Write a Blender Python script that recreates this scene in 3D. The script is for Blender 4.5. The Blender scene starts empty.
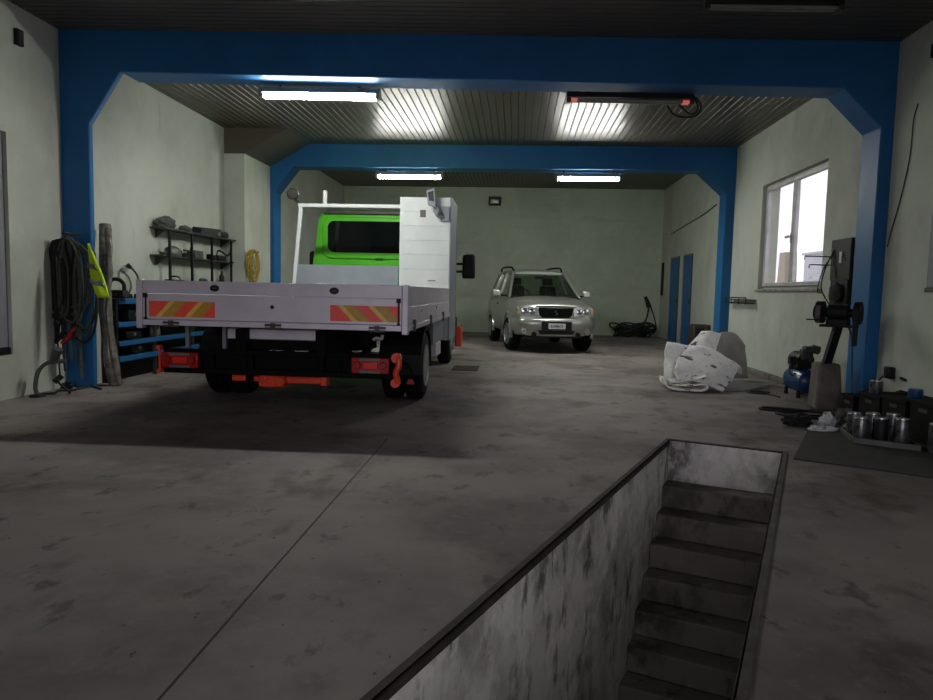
import bpy, bmesh, math, random
from mathutils import Vector, Matrix, noise as mnoise
random.seed(7)
scn = bpy.context.scene
C = scn.collection
PI = math.pi
SKY, EXPO = 1.05, 1.5
R = math.radians

# ------------------------------------------------------------------ mesh builder
class MB:
    def __init__(self):
        self.v, self.f, self.mi, self.m, self.M = [], [], [], 0, Matrix()
    def add(self, vs, fs):
        o = len(self.v)
        self.v += [tuple(self.M @ Vector(p)) for p in vs]
        self.f += [tuple(i + o for i in q) for q in fs]
        self.mi += [self.m] * len(fs)
        return self
    def mat(self, i): self.m = i; return self
    def box(self, x0, x1, y0, y1, z0, z1):
        return self.add([(x0,y0,z0),(x1,y0,z0),(x1,y1,z0),(x0,y1,z0),(x0,y0,z1),(x1,y0,z1),(x1,y1,z1),(x0,y1,z1)],
                 [(0,3,2,1),(4,5,6,7),(0,1,5,4),(1,2,6,5),(2,3,7,6),(3,0,4,7)])
    def hexa(self, b, t):
        """four bottom points and four top points, both anticlockwise from above"""
        return self.add(list(b) + list(t), [(0,3,2,1),(4,5,6,7),(0,1,5,4),(1,2,6,5),(2,3,7,6),(3,0,4,7)])
    def bar(self, p0, p1, w, h, up=(0,0,1)):
        p0, p1, up = Vector(p0), Vector(p1), Vector(up)
        d = (p1 - p0).normalized()
        s = d.cross(up)
        if s.length < 1e-4: s = d.cross(Vector((1,0,0)))
        s.normalize(); u = s.cross(d)
        c = [(-1,-1),(1,-1),(1,1),(-1,1)]
        vs = [p0 + s*a*w/2 + u*b*h/2 for a, b in c] + [p1 + s*a*w/2 + u*b*h/2 for a, b in c]
        return self.add(vs, [(0,1,2,3),(7,6,5,4),(0,4,5,1),(1,5,6,2),(2,6,7,3),(3,7,4,0)])
    def cyl(self, p0, p1, r0, r1=None, n=20):
        r1 = r0 if r1 is None else r1
        p0, p1 = Vector(p0), Vector(p1)
        d = (p1 - p0).normalized()
        s = d.cross(Vector((0,0,1)))
        if s.length < 1e-4: s = Vector((1,0,0))
        s.normalize(); u = s.cross(d)
        vs = []
        for p, r in ((p0, r0), (p1, r1)):
            for k in range(n):
                a = 2*PI*k/n
                vs.append(p + (s*math.cos(a) + u*math.sin(a))*r)
        fs = [(k, n+k, n+(k+1)%n, (k+1)%n) for k in range(n)]
        fs += [tuple(range(n)), tuple(range(2*n-1, n-1, -1))]
        return self.add(vs, fs)
    def tube(self, pts, r, n=8, w=None):
        """swept round tube; with w a flat band of width w and thickness r"""
        pts = [Vector(p) for p in pts]
        vs, N = [], len(pts)
        prev = None
        for i, p in enumerate(pts):
            d = (pts[min(i+1, N-1)] - pts[max(i-1, 0)]).normalized()
            if prev is None:
                s = d.cross(Vector((0,0,1)))
                if s.length < 1e-3: s = d.cross(Vector((0,1,0)))
            else:
                s = prev - d*prev.dot(d)
            s.normalize(); prev = s; u = s.cross(d)
            if w:
                ring = [s*w/2+u*r/2, -s*w/2+u*r/2, -s*w/2-u*r/2, s*w/2-u*r/2]
            else:
                ring = [(s*math.cos(2*PI*k/n) + u*math.sin(2*PI*k/n))*r for k in range(n)]
            vs += [p + q for q in ring]
        n = 4 if w else n
        fs = [(i*n+k, i*n+(k+1)%n, (i+1)*n+(k+1)%n, (i+1)*n+k) for i in range(N-1) for k in range(n)]
        fs += [tuple(range(n-1, -1, -1)), tuple(range((N-1)*n, N*n))]
        return self.add(vs, fs)
    def prism(self, poly, axis, a0, a1):
        """poly of (u,v); axis 'x': (a,u,v), 'y': (u,a,v), 'z': (u,v,a)"""
        def P(a, u, v): return {'x': (a,u,v), 'y': (u,a,v), 'z': (u,v,a)}[axis]
        n = len(poly)
        vs = [P(a0, *q) for q in poly] + [P(a1, *q) for q in poly]
        fs = [tuple(range(n-1, -1, -1)), tuple(range(n, 2*n))] + [(k, (k+1)%n, n+(k+1)%n, n+k) for k in range(n)]
        return self.add(vs, fs)
    def lathe(self, prof, c, axis='z', n=28):
        """prof: (a along the axis, radius); ends with radius 0 close"""
        c = Vector(c); vs = []
        for a, r in prof:
            for k in range(n):
                t = 2*PI*k/n; x, y = r*math.cos(t), r*math.sin(t)
                vs.append(c + Vector({'z': (x,y,a), 'x': (a,x,y), 'y': (x,a,y)}[axis]))
        m = len(prof)
        fs = [(i*n+k, i*n+(k+1)%n, (i+1)*n+(k+1)%n, (i+1)*n+k) for i in range(m-1) for k in range(n)]
        fs += [tuple(range(n-1,-1,-1)), tuple(range((m-1)*n, m*n))]
        return self.add(vs, fs)
    def torus(self, c, Rr, r, axis='y', n=32, k=8, a0=0, a1=2*PI):
        c = Vector(c); pts = []
        full = abs(a1-a0) > 2*PI-1e-3
        for i in range(n+1):
            t = a0 + (a1-a0)*i/n; x, y = Rr*math.cos(t), Rr*math.sin(t)
            pts.append(c + Vector({'z': (x,y,0), 'x': (0,x,y), 'y': (x,0,y)}[axis]))
        return self.tube(pts, r, k)
    def sheet(self, grid, n=6):
        """smooth surface through a grid of points (Catmull-Rom both ways)"""
        rows = [spline(r, n) for r in grid]
        cols = [spline([r[j] for r in rows], n) for j in range(len(rows[0]))]
        a, b = len(cols), len(cols[0])
        vs = [cols[i][j] for i in range(a) for j in range(b)]
        fs = [(i*b+j, (i+1)*b+j, (i+1)*b+j+1, i*b+j+1) for i in range(a-1) for j in range(b-1)]
        return self.add(vs, fs)
    def blob(self, c, s, seed=0, amp=.35, fr=2.2, n=4, zmin=None):
        """crumpled lump"""
        bm = bmesh.new(); bmesh.ops.create_icosphere(bm, subdivisions=n, radius=1)
        vs = []
        for v in bm.verts:
            p = v.co; q = p*fr + Vector((seed*3.7, seed*1.3, seed*7.1))
            k = 1 + amp*(mnoise.noise(q) + .6*abs(mnoise.noise(q*2.3)) - .3*abs(mnoise.noise(q*5)))
            z = c[2] + p.z*s[2]*k
            if zmin is not None: z = max(z, zmin)
            vs.append((c[0]+p.x*s[0]*k, c[1]+p.y*s[1]*k, z))
        fs = [tuple(v.index for v in f.verts) for f in bm.faces]
        bm.free()
        return self.add(vs, fs)

def spline(pts, n=6):
    pts = [Vector(p) for p in pts]
    if len(pts) < 3: return [pts[0].lerp(pts[-1], i/n) for i in range(n+1)]
    out = []
    for i in range(len(pts)-1):
        p0 = pts[i-1] if i else pts[0]*2-pts[1]
        p1, p2 = pts[i], pts[i+1]
        p3 = pts[i+2] if i+2 < len(pts) else pts[-1]*2-pts[-2]
        for k in range(n):
            t = k/n
            out.append(.5*((2*p1)+(p2-p0)*t+(2*p0-5*p1+4*p2-p3)*t*t+(3*p1-p0-3*p2+p3)*t**3))
    out.append(pts[-1]); return out

def mesh_obj(name, mb, mats, parent=None, bevel=0, smooth=35, seg=2):
    me = bpy.data.meshes.new(name)
    off = Vector((0,0,0))
    if parent is not None and parent.get('_o') is not None: off = Vector(parent['_o'])
    me.from_pydata([tuple(Vector(p)-off) for p in mb.v], [], mb.f)
    if not isinstance(mats, (list, tuple)): mats = [mats]
    for m in mats: me.materials.append(m)
    for p, i in zip(me.polygons, mb.mi): p.material_index = i
    bm = bmesh.new(); bm.from_mesh(me)
    bmesh.ops.recalc_face_normals(bm, faces=bm.faces)
    bm.to_mesh(me); bm.free()
    if smooth:
        for p in me.polygons: p.use_smooth = True
        me.set_sharp_from_angle(angle=R(smooth))
    o = bpy.data.objects.new(name, me); C.objects.link(o)
    if parent is not None:
        o.parent = parent
        if parent.get('_o') is not None: o['_o'] = parent['_o']
    if bevel:
        b = o.modifiers.new('bevel', 'BEVEL'); b.width = bevel; b.segments = seg; b.limit_method = 'ANGLE'; b.angle_limit = R(40)
        b.harden_normals = False
    return o

def tag(o, label, cat, group=None, kind=None):
    o['label'] = label
    if cat: o['category'] = cat
    if group: o['group'] = group
    if kind: o['kind'] = kind
    return o

def thing(name, label, cat, loc, rz=0, group=None, local=False):
    """an Empty at the thing's base; parts are drawn in room coordinates unless local"""
    o = bpy.data.objects.new(name, None); C.objects.link(o)
    o.empty_display_size = .1
    o.location = loc; o.rotation_euler = (0,0,rz)
    if not local: o['_o'] = tuple(loc)
    return tag(o, label, cat, group)

def single(name, mb, mats, label, cat, group=None, bevel=0, smooth=35):
    return tag(mesh_obj(name, mb, mats, None, bevel, smooth), label, cat, group)

def structure(name, mb, mats, label=None, bevel=0, smooth=35, parent=None):
    o = mesh_obj(name, mb, mats, parent, bevel, smooth)
    if parent is None: o['kind'] = 'structure'
    if label: o['label'] = label
    return o

def copy_tree(o, parent=None):
    c = o.copy(); C.objects.link(c)
    if parent is not None: c.parent = parent
    for ch in list(o.children): copy_tree(ch, c)
    return c

# ------------------------------------------------------------------ materials
def lin(h):
    def f(c):
        c /= 255
        return c/12.92 if c <= .04045 else ((c+.055)/1.055)**2.4
    return (f(int(h[0:2],16)), f(int(h[2:4],16)), f(int(h[4:6],16)), 1)

def node(nt, t, **kw):
    n = nt.nodes.new(t)
    for k, v in kw.items():
        if k in n.inputs: n.inputs[k].default_value = v
        else: setattr(n, k, v)
    return n

def pm(name, c1, c2=None, scale=6, rough=.5, metal=0, bump=0, bscale=40, r2=None, lo=.35, hi=.65, detail=6, spec=.5, coat=0):
    """two colours of the thing itself mixed by noise, with optional bump and roughness change"""
    m = bpy.data.materials.new(name); m.use_nodes = True
    nt = m.node_tree; b = nt.nodes['Principled BSDF']
    b.inputs['Roughness'].default_value = rough; b.inputs['Metallic'].default_value = metal
    b.inputs['Specular IOR Level'].default_value = spec
    b.inputs['Coat Weight'].default_value = coat
    c1 = lin(c1); c2 = lin(c2) if c2 else tuple(min(1, x*.82) for x in c1[:3])+(1,)
    tc = node(nt, 'ShaderNodeTexCoord')
    nz = node(nt, 'ShaderNodeTexNoise', Scale=scale, Detail=detail, Roughness=.6)
    rp = node(nt, 'ShaderNodeValToRGB')
    rp.color_ramp.elements[0].position = lo; rp.color_ramp.elements[1].position = hi
    rp.color_ramp.elements[0].color = c1; rp.color_ramp.elements[1].color = c2
    nt.links.new(tc.outputs['Object'], nz.inputs['Vector'])
    nt.links.new(nz.outputs['Fac'], rp.inputs['Fac'])
    nt.links.new(rp.outputs['Color'], b.inputs['Base Color'])
    if r2 is not None:
        mr = node(nt, 'ShaderNodeMapRange'); mr.inputs['To Min'].default_value = rough; mr.inputs['To Max'].default_value = r2
        mr.inputs['From Min'].default_value = lo; mr.inputs['From Max'].default_value = hi
        nt.links.new(nz.outputs['Fac'], mr.inputs['Value']); nt.links.new(mr.outputs['Result'], b.inputs['Roughness'])
    if bump:
        n2 = node(nt, 'ShaderNodeTexNoise', Scale=bscale, Detail=5)
        bp = node(nt, 'ShaderNodeBump', Strength=bump, Distance=.01)
        nt.links.new(tc.outputs['Object'], n2.inputs['Vector'])
        nt.links.new(n2.outputs['Fac'], bp.inputs['Height']); nt.links.new(bp.outputs['Normal'], b.inputs['Normal'])
    return m

def emis(name, col, s):
    m = bpy.data.materials.new(name); m.use_nodes = True
    b = m.node_tree.nodes['Principled BSDF']
    b.inputs['Base Color'].default_value = (.8,.8,.8,1)
    b.inputs['Emission Color'].default_value = col; b.inputs['Emission Strength'].default_value = s
    return m

def glass(name, tint=(1,1,1,1), refl=.08, rough=.02):
    m = bpy.data.materials.new(name); m.use_nodes = True
    nt = m.node_tree; nt.nodes.remove(nt.nodes['Principled BSDF'])
    out = nt.nodes['Material Output']
    t = node(nt, 'ShaderNodeBsdfTransparent', Color=tint); g = node(nt, 'ShaderNodeBsdfGlossy', Roughness=rough)
    f = node(nt, 'ShaderNodeLayerWeight', Blend=.35)
    mr = node(nt, 'ShaderNodeMapRange'); mr.inputs['To Min'].default_value = refl; mr.inputs['To Max'].default_value = .7
    mx = node(nt, 'ShaderNodeMixShader')
    nt.links.new(f.outputs['Facing'], mr.inputs['Value']); nt.links.new(mr.outputs['Result'], mx.inputs['Fac'])
    nt.links.new(t.outputs[0], mx.inputs[1]); nt.links.new(g.outputs[0], mx.inputs[2]); nt.links.new(mx.outputs[0], out.inputs['Surface'])
    return m

def layered(name, base, layers, rough=.7, bumps=(), spec=.5, mortar=None):
    """base colour, then noise layers (colour, scale xyz, lo, hi, strength) laid over one another"""
    m = bpy.data.materials.new(name); m.use_nodes = True
    nt = m.node_tree; b = nt.nodes['Principled BSDF']
    b.inputs['Roughness'].default_value = rough; b.inputs['Specular IOR Level'].default_value = spec
    tc = node(nt, 'ShaderNodeTexCoord'); last = None
    for i, (col, sc, lo, hi, st) in enumerate(layers):
        mp = node(nt, 'ShaderNodeMapping'); mp.inputs['Scale'].default_value = sc
        mp.inputs['Location'].default_value = (i*3.3, i*1.7, i*5.1)
        nz = node(nt, 'ShaderNodeTexNoise', Scale=1, Detail=8, Roughness=.62)
        mr = node(nt, 'ShaderNodeMapRange'); mr.interpolation_type = 'SMOOTHSTEP'
        mr.inputs['From Min'].default_value = lo; mr.inputs['From Max'].default_value = hi; mr.inputs['To Max'].default_value = st
        mx = node(nt, 'ShaderNodeMix'); mx.data_type = 'RGBA'
        nt.links.new(tc.outputs['Object'], mp.inputs['Vector']); nt.links.new(mp.outputs[0], nz.inputs['Vector'])
        nt.links.new(nz.outputs['Fac'], mr.inputs['Value']); nt.links.new(mr.outputs[0], mx.inputs[0])
        if last is None: mx.inputs[6].default_value = lin(base)
        else: nt.links.new(last, mx.inputs[6])
        mx.inputs[7].default_value = lin(col); last = mx.outputs[2]
    nt.links.new(last, b.inputs['Base Color'])
    prev = None
    if mortar:
        mp = node(nt, 'ShaderNodeMapping'); mp.inputs['Rotation'].default_value = mortar
        bt = node(nt, 'ShaderNodeTexBrick', Scale=1); bt.inputs['Brick Width'].default_value = .5; bt.inputs['Row Height'].default_value = .25
        bt.inputs['Mortar Size'].default_value = .008; bt.inputs['Mortar Smooth'].default_value = .6
        bp = node(nt, 'ShaderNodeBump', Strength=.35, Distance=.004); bp.invert = True
        nt.links.new(tc.outputs['Object'], mp.inputs['Vector']); nt.links.new(mp.outputs[0], bt.inputs['Vector'])
        nt.links.new(bt.outputs['Fac'], bp.inputs['Height']); prev = bp.outputs['Normal']
    for sc, st, dist in bumps:
        n2 = node(nt, 'ShaderNodeTexNoise', Scale=sc, Detail=6)
        bp = node(nt, 'ShaderNodeBump', Strength=st, Distance=dist)
        nt.links.new(tc.outputs['Object'], n2.inputs['Vector']); nt.links.new(n2.outputs['Fac'], bp.inputs['Height'])
        if prev: nt.links.new(prev, bp.inputs['Normal'])
        prev = bp.outputs['Normal']
    if prev: nt.links.new(prev, b.inputs['Normal'])
    return m

M = {}
M['floor'] = layered('floor concrete', '857d7b', [
    ('5c5452', (.5,.5,.5), .42, .60, .85), ('92877f', (.9,1.6,1), .5, .7, .7), ('4a413b', (1.7,1.2,1), .54, .70, .8),
    ('39332f', (6,4,1), .58, .68, .6), ('9b908b', (14,14,1), .56, .75, .35), ('2a2522', (1.1,.5,1), .62, .76, .6), ('211e1c', (20,15,1), .67, .72, .8)],
    rough=.72, bumps=((9,.12,.02),(90,.25,.004)), spec=.3)
M['wall'] = layered('painted wall', 'b9bfb4', [
    ('a5a89a', (.6,.6,.5), .4, .65, .8), ('8a8c79', (1.4,1.4,.9), .55, .75, .5), ('c6c9b9', (3,3,3), .5, .75, .4),
    ('5f5d4e', (5,5,1.2), .63, .8, .45)], rough=.75, bumps=((3,.2,.03),(60,.25,.004)))
M['wall_block'] = layered('painted blockwork', 'acbaa4', [
    ('9fa695', (.6,.6,.5), .4, .65, .8), ('878d7c', (.4,.4,2.2), .52, .75, .5), ('c0c6b5', (3,3,3), .5, .75, .4)],
    rough=.7, bumps=((4,.12,.02),), mortar=(R(90),0,0))
M['pit'] = layered('pit plaster', 'd2d0cc', [
    ('8b8883', (1.5,1.5,1.5), .45, .62, .85), ('e4e2de', (3,3,3), .52, .62, .8), ('4a4642', (2.2,2.2,1.5), .54, .66, .9),
    ('b9b6b1', (8,8,5), .52, .62, .6), ('2b2724', (5,5,2.2), .58, .68, .8), ('e2dfda', (18,18,12), .6, .7, .5), ('332e2a', (26,26,14), .64, .72, .7)], rough=.85, bumps=((7,.5,.02),(45,.4,.006)))
M['step'] = layered('pit step concrete', '6f6a65', [
    ('3a3633', (1.8,1.8,1.4), .46, .62, .85), ('8a857f', (3,3,2), .56, .72, .8), ('171513', (6,6,3), .55, .7, .7)],
    rough=.85, bumps=((8,.5,.02),(50,.4,.006)))
M['steel'] = pm('worn steel edge', '5c5753', '3a3330', scale=9, rough=.6, metal=.3, bump=.3, bscale=30)
M['rust'] = pm('rusty steel edge', '3b332e', '231d1a', scale=9, rough=.8, bump=.3, bscale=30)
M['blue'] = layered('blue paint', '22649a', [('1c588a', (.8,.8,.8), .4, .65, .8), ('2a6fa6', (3,3,1.5), .55, .75, .5),
    ('163f66', (9,9,4), .66, .76, .6)], rough=.5, bumps=((5,.15,.02),), spec=.3)
M['panel'] = pm('grey beige ceiling panel', '58544a', '504c43', scale=1.2, rough=.34, spec=.17)
M['panel_front'] = pm('dimmed front ceiling panel', '4d4a44', '45423d', scale=1.2, rough=.4, spec=.3)  # darker copy of the strip colour; the front bay's dimness is painted in
M['panel_groove'] = pm('panel groove', '4c4a42', '3e3c35', scale=3, rough=.6)
M['frame_white'] = pm('white plastic frame', 'c4c6c4', 'a9aaa6', scale=5, rough=.4)
M['sill'] = pm('dirty sill', 'a3a196', '6a675c', scale=7, rough=.6)
M['pane'] = glass('window glass', (1,1,1,1), .04)
M['grey_board'] = pm('grey shutter', '86868c', '77777d', scale=2, rough=.6)
M['ground'] = pm('yard concrete', '8d8b88', '7b7976', scale=.7, rough=.9)
M['tube'] = emis('lit tube', (1,1,.93,1), 62)
M['dead_tube'] = pm('dead tube', '8b8d86', '7c7e77', rough=.3)
M['ember'] = emis('glowing tube end', (1,.10,.05,1), .12)
M['lamp_body'] = pm('grey lamp housing', '8e918c', '7b7e79', rough=.45)
M['lamp_dark'] = pm('dark lamp housing', '3c3a36', '2c2a27', rough=.45)
M['black'] = pm('black plastic', '131313', '0b0b0b', rough=.55, spec=.3)
M['dark'] = pm('dark grey metal', '25241f', '1b1a17', rough=.6, spec=.3)
M['matt_black'] = pm('matt black crate', '101010', '090909', rough=.8, spec=.15)
M['rubber'] = pm('tyre rubber', '0a0a0a', '0e0e0d', scale=12, rough=.85, spec=.2)
M['cable'] = pm('cable rubber', '1b1a18', '100f0e', scale=20, rough=.6)
M['white'] = pm('white plastic', 'd0d2d0', 'bcbebc', rough=.4)

# ------------------------------------------------------------------ the room
CEIL = 3.83
def front_z(x): return 3.89 - .0168*x
# pit frame: origin at the far left corner of the pit, d towards the far end, w across
PA = Vector((1.31,5.86,0)); PD = Vector((.396,.918,0)).normalized(); PW = Vector((PD.y,-PD.x,0))
def pit(s, w, z): 
    p = PA + PD*s + PW*(w*(1-.0218*s))
    return (p.x, p.y, z)
PWID, PEND, PDEP = .868, -7.0, -1.62
bm = bmesh.new()
out = [bm.verts.new(p) for p in ((-7.5,-3.3,0),(7.5,-3.3,0),(7.5,21,0),(-7.5,21,0))]
inn = [bm.verts.new(pit(*q)) for q in ((0,0,0),(0,PWID,0),(PEND,PWID,0),(PEND,0,0))]
es = [bm.edges.new((a[i], a[(i+1)%4])) for a in (out, inn) for i in range(4)]
bmesh.ops.triangle_fill(bm, edges=es, use_beauty=True)
mb = MB(); bm.verts.index_update()
mb.add([tuple(v.co) for v in bm.verts], [tuple(v.index for v in f.verts) for f in bm.faces]); bm.free()
fl = structure('floor', mb, M['floor'], 'stained grey concrete garage floor around the inspection pit', smooth=0)
for p in fl.data.polygons:
    pass
if fl.data.polygons[0].normal.z < 0: fl.data.flip_normals()
# the pit runs on towards and past the camera's left; it ends behind the picture's lower edge
mb = MB().bar((-1.0,-3.2,-.004),(-1.0,5.5,-.004),.008,.012)
structure('trim_1', mb, M['rust'], 'thin dark expansion joint running along the floor')
def pbox(mb, s0, s1, w0, w1, z0, z1):
    return mb.hexa([pit(s0,w0,z0),pit(s0,w1,z0),pit(s1,w1,z0),pit(s1,w0,z0)], [pit(s0,w0,z1),pit(s0,w1,z1),pit(s1,w1,z1),pit(s1,w0,z1)])
structure('wall_pit_left', pbox(MB(), PEND, 0, -.12, 0, PDEP, -.001), M['pit'], 'stained white plaster wall of the pit')
structure('wall_pit_right', pbox(MB(), PEND, 0, PWID, PWID+.12, PDEP, -.001), M['pit'], 'plaster wall on the right side of the pit')
structure('wall_pit_far', pbox(MB(), 0, .12, -.12, PWID+.12, PDEP, -.001), M['pit'], 'stained end wall above the pit steps')
structure('wall_pit_near', pbox(MB(), PEND-.12, PEND, -.12, PWID+.12, PDEP, -.001), M['pit'], 'near end wall of the pit')
structure('floor_pit', pbox(MB(), PEND-.1, .1, -.1, PWID+.1, PDEP-.1, PDEP), M['step'], 'dark floor of the pit')
st = bpy.data.objects.new('stair', None); C.objects.link(st); st.location = pit(0,PWID/2,PDEP); st['_o'] = tuple(pit(0,PWID/2,PDEP)); st['kind'] = 'structure'
st['label'] = 'dark worn concrete steps leading down into the pit'
for k in range(7):
    z = -.335 - .183*k
    mb = pbox(MB(), -.195*(k+1)-.012, -.195*k if k else 0, 0, PWID, z-.183 if k < 6 else PDEP, z)
    mesh_obj('step', mb, M['step'], st, bevel=.012)
# steel angles that edge the pit
mb = pbox(MB(), PEND, .0, -.028, .006, -.004, .008); pbox(mb, PEND, 0, 0, .006, -.035, .008)
structure('trim_2', mb, M['rust'], 'rusty steel angle along the left edge of the pit')
mb = pbox(MB(), PEND, .0, PWID-.006, PWID+.03, -.004, .01); pbox(mb, PEND, 0, PWID-.008, PWID, -.075, .01)
structure('trim_3', mb, M['steel'], 'worn steel angle along the right edge of the pit')
mb = pbox(MB(), -.006, .03, -.028, PWID+.03, -.004, .007)
structure('trim_4', mb, M['rust'], 'steel angle across the far end of the pit')

# walls
def wall_with_holes(x0, x1, y0, y1, z1, holes, z0=0):
    """a wall along y with rectangular openings (ya, yb, za, zb), ordered by y"""
    mb = MB(); y = y0
    for ya, yb, za, zb in holes:
        mb.box(x0,x1,y,ya,z0,z1)
        if za > z0: mb.box(x0,x1,ya,yb,z0,za)
        mb.box(x0,x1,ya,yb,zb,z1); y = yb
    mb.box(x0,x1,y,y1,z0,z1)
    return mb
structure('wall_left', wall_with_holes(-5.4,-5.12,-3.2,7.65,4.1,[(4.6,6.80,.45,2.68)]), M['wall'], 'front bay left wall with a shuttered opening')
structure('wall_left_middle', MB().box(-5.3,-4.95,7.73,11.66,0,CEIL), M['wall'], 'middle bay left wall behind the tool shelves')
structure('pillar_left', MB().box(-5.3,-4.6,11.66,12.9,0,3.41), M['wall'], 'thicker length of left wall below the dropped ceiling')
structure('wall_left_back', MB().box(-5.4,-5.13,13.3,20.8,0,4.3), M['wall'], 'back bay left wall behind the truck')
structure('wall_back', MB().box(-5.5,4.5,20.6,20.85,0,4.3), M['wall_block'], 'pale green painted blockwork back wall')
structure('wall_right_back', wall_with_holes(4.15,4.55,13.3,20.6,4.3,[(17.0,17.95,0,2.22),(18.32,19.42,0,2.22)]), M['wall'], 'back bay right wall with two narrow blue doorways')
structure('wall_right_middle', wall_with_holes(3.83,4.1,8.05,12.9,CEIL+.05,[(9.16,11.48,1.33,2.95)]), M['wall'], 'middle bay right wall around the window')
structure('wall_right', MB().box(3.83,4.1,-3.2,7.65,0,4.1), M['wall'], 'front bay right wall')
mb = MB().box(-5.4,-3.3,-3.45,-3.2,0,4.2).box(2.7,4.1,-3.45,-3.2,0,4.2).box(-3.3,2.7,-3.45,-3.2,3.2,4.2)
structure('wall_front', mb, M['wall'], 'front wall with the open gateway behind the camera')

# ceilings of narrow strips
def strips(axis, a0, a1, b0, b1, zf, pitch=.105):
    mb = MB(); n = int(round((a1-a0)/pitch)); p = (a1-a0)/n
    for i in range(n):
        c0, c1 = a0+i*p+.003, a0+(i+1)*p-.013
        def pt(a, b, dz): 
            x, y = (a, b) if axis == 'x' else (b, a)
            return (x, y, zf(x)+dz)
        lo, hi = [(c0+.004,0),(c1-.004,0)], [(c0-.002,.014),(c1+.002,.014)]
        vs = []
        for b in (b0, b1):
            vs += [pt(c0+.004,b,0), pt(c1-.004,b,0), pt(c1+.002,b,.014), pt(c0-.002,b,.014)]
        mb.mat(0).add(vs, [(0,1,5,4),(1,2,6,5),(3,0,4,7)])
    mb.mat(1)
    x0,x1,y0,y1 = (a0,a1,b0,b1) if axis == 'x' else (b0,b1,a0,a1)
    mb.hexa([(x0,y0,zf(x0)+.013),(x1,y0,zf(x1)+.013),(x1,y1,zf(x1)+.013),(x0,y1,zf(x0)+.013)],
            [(x0,y0,zf(x0)+.15),(x1,y0,zf(x1)+.15),(x1,y1,zf(x1)+.15),(x0,y1,zf(x0)+.15)])
    return mb
structure('ceiling', strips('y',-3.2,7.66,-5.15,3.85,front_z), [M['panel_front'],M['panel_groove']], 'front bay ceiling of grey beige strips', smooth=0)
structure('ceiling_middle', strips('x',-4.97,3.85,7.98,12.95,lambda x: CEIL), [M['panel'],M['panel_groove']], 'middle bay ceiling of glossy strips', smooth=0)
structure('ceiling_back', strips('x',-5.15,4.2,13.2,20.62,lambda x: 4.2), [M['panel'],M['panel_groove']], 'back bay ceiling of strips', smooth=0)
# dropped soffit: front face, flat bit over the pillar, slope up to the ceiling
mb = MB().prism([(-5.0,3.41),(-4.6,3.41),(-3.86,CEIL),(-5.0,CEIL+.02)], 'y', 11.66, 12.92)
structure('ceiling_soffit', mb, M['panel'], 'sloping dropped corner of the ceiling', smooth=0)

# blue portal frames
def portal(y0, y1, xl0, xl1, xr0, xr1, top, bot, hl, hr, cl, cr, zc=0):
    """columns, lintel and the chamfered corners as one outline extruded in y"""
    poly = [(xl0,0),(xl1,0),(xl1,hl),(cl,bot(cl)),(cr,bot(cr)),(xr0,hr),(xr0,0),(xr1,0),(xr1,top(xr1)),(xl0,top(xl0))]
    return MB().prism(poly, 'y', y0, y1)
b1 = lambda x: 3.44-.018*x
mb = MB().prism([(-4.42,b1(-4.42)),(3.3,3.425-.018*3.3),(3.70,2.97),(3.70,0),(4.05,0),(4.05,front_z(4.05)+.02),(-4.42,front_z(-4.42)+.02)],'y',7.65,8.05)
mb.prism([(-5.25,0),(-4.80,0),(-4.79,2.96),(-4.42,b1(-4.42)),(-4.42,front_z(-4.42)+.02),(-5.25,front_z(-5.25)+.02)],'y',7.651,7.73)
structure('beam_1', mb, M['blue'], 'near blue portal frame across the garage', bevel=.012)
structure('beam_2', portal(12.9,13.3,-5.2,-4.53,3.67,4.2,lambda x: 4.25,lambda x: 3.42,2.95,3.03,-4.16,3.23),
          M['blue'], 'far blue portal frame across the garage', bevel=.012)

# window in the right wall
wy0, wy1, wz0, wz1 = 9.16, 11.48, 1.33, 2.95
win = bpy.data.objects.new('window_1', None); C.objects.link(win); win['kind'] = 'structure'; win.location = (3.95,10.24,1.33); win['_o'] = (3.95,10.24,1.33)
win['label'] = 'white two-leaf window in the right wall'
def ring(mb, x0, x1, y0, y1, z0, z1, t):
    return mb.box(x0,x1,y0,y1,z0,z0+t).box(x0,x1,y0,y1,z1-t,z1).box(x0,x1,y0,y0+t,z0+t,z1-t).box(x0,x1,y1-t,y1,z0+t,z1-t)
mesh_obj('window_frame', ring(MB(),3.91,3.98,wy0,wy1,wz0,wz1,.045), M['frame_white'], win, bevel=.006)
ym = (wy0+wy1)/2
for a, b in ((wy0+.04,ym),(ym,wy1-.04)):
    s = mesh_obj('sash', ring(MB(),3.88,3.94,a+.001,b-.001,wz0+.04,wz1-.04,.06), M['frame_white'], win, bevel=.008)
    mesh_obj('pane', MB().box(3.905,3.915,a+.055,b-.055,wz0+.095,wz1-.095), M['pane'], s)
hd = MB().box(3.866,3.88,ym+.005,ym+.045,1.98,2.12).box(3.836,3.866,ym+.015,ym+.035,2.06,2.085).box(3.83,3.846,ym+.01,ym+.14,2.05,2.09)
mesh_obj('handle', hd, M['white'], win, bevel=.004)
mesh_obj('sill', MB().box(3.79,3.95,wy0-.03,wy1+.03,wz0-.035,wz0), M['sill'], win, bevel=.006)
# shuttered opening in the left wall
w2 = structure('window_2', MB().box(-5.2,-5.16,4.6,6.80,.45,2.68), M['grey_board'], 'grey shuttered opening in the left wall')
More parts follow.
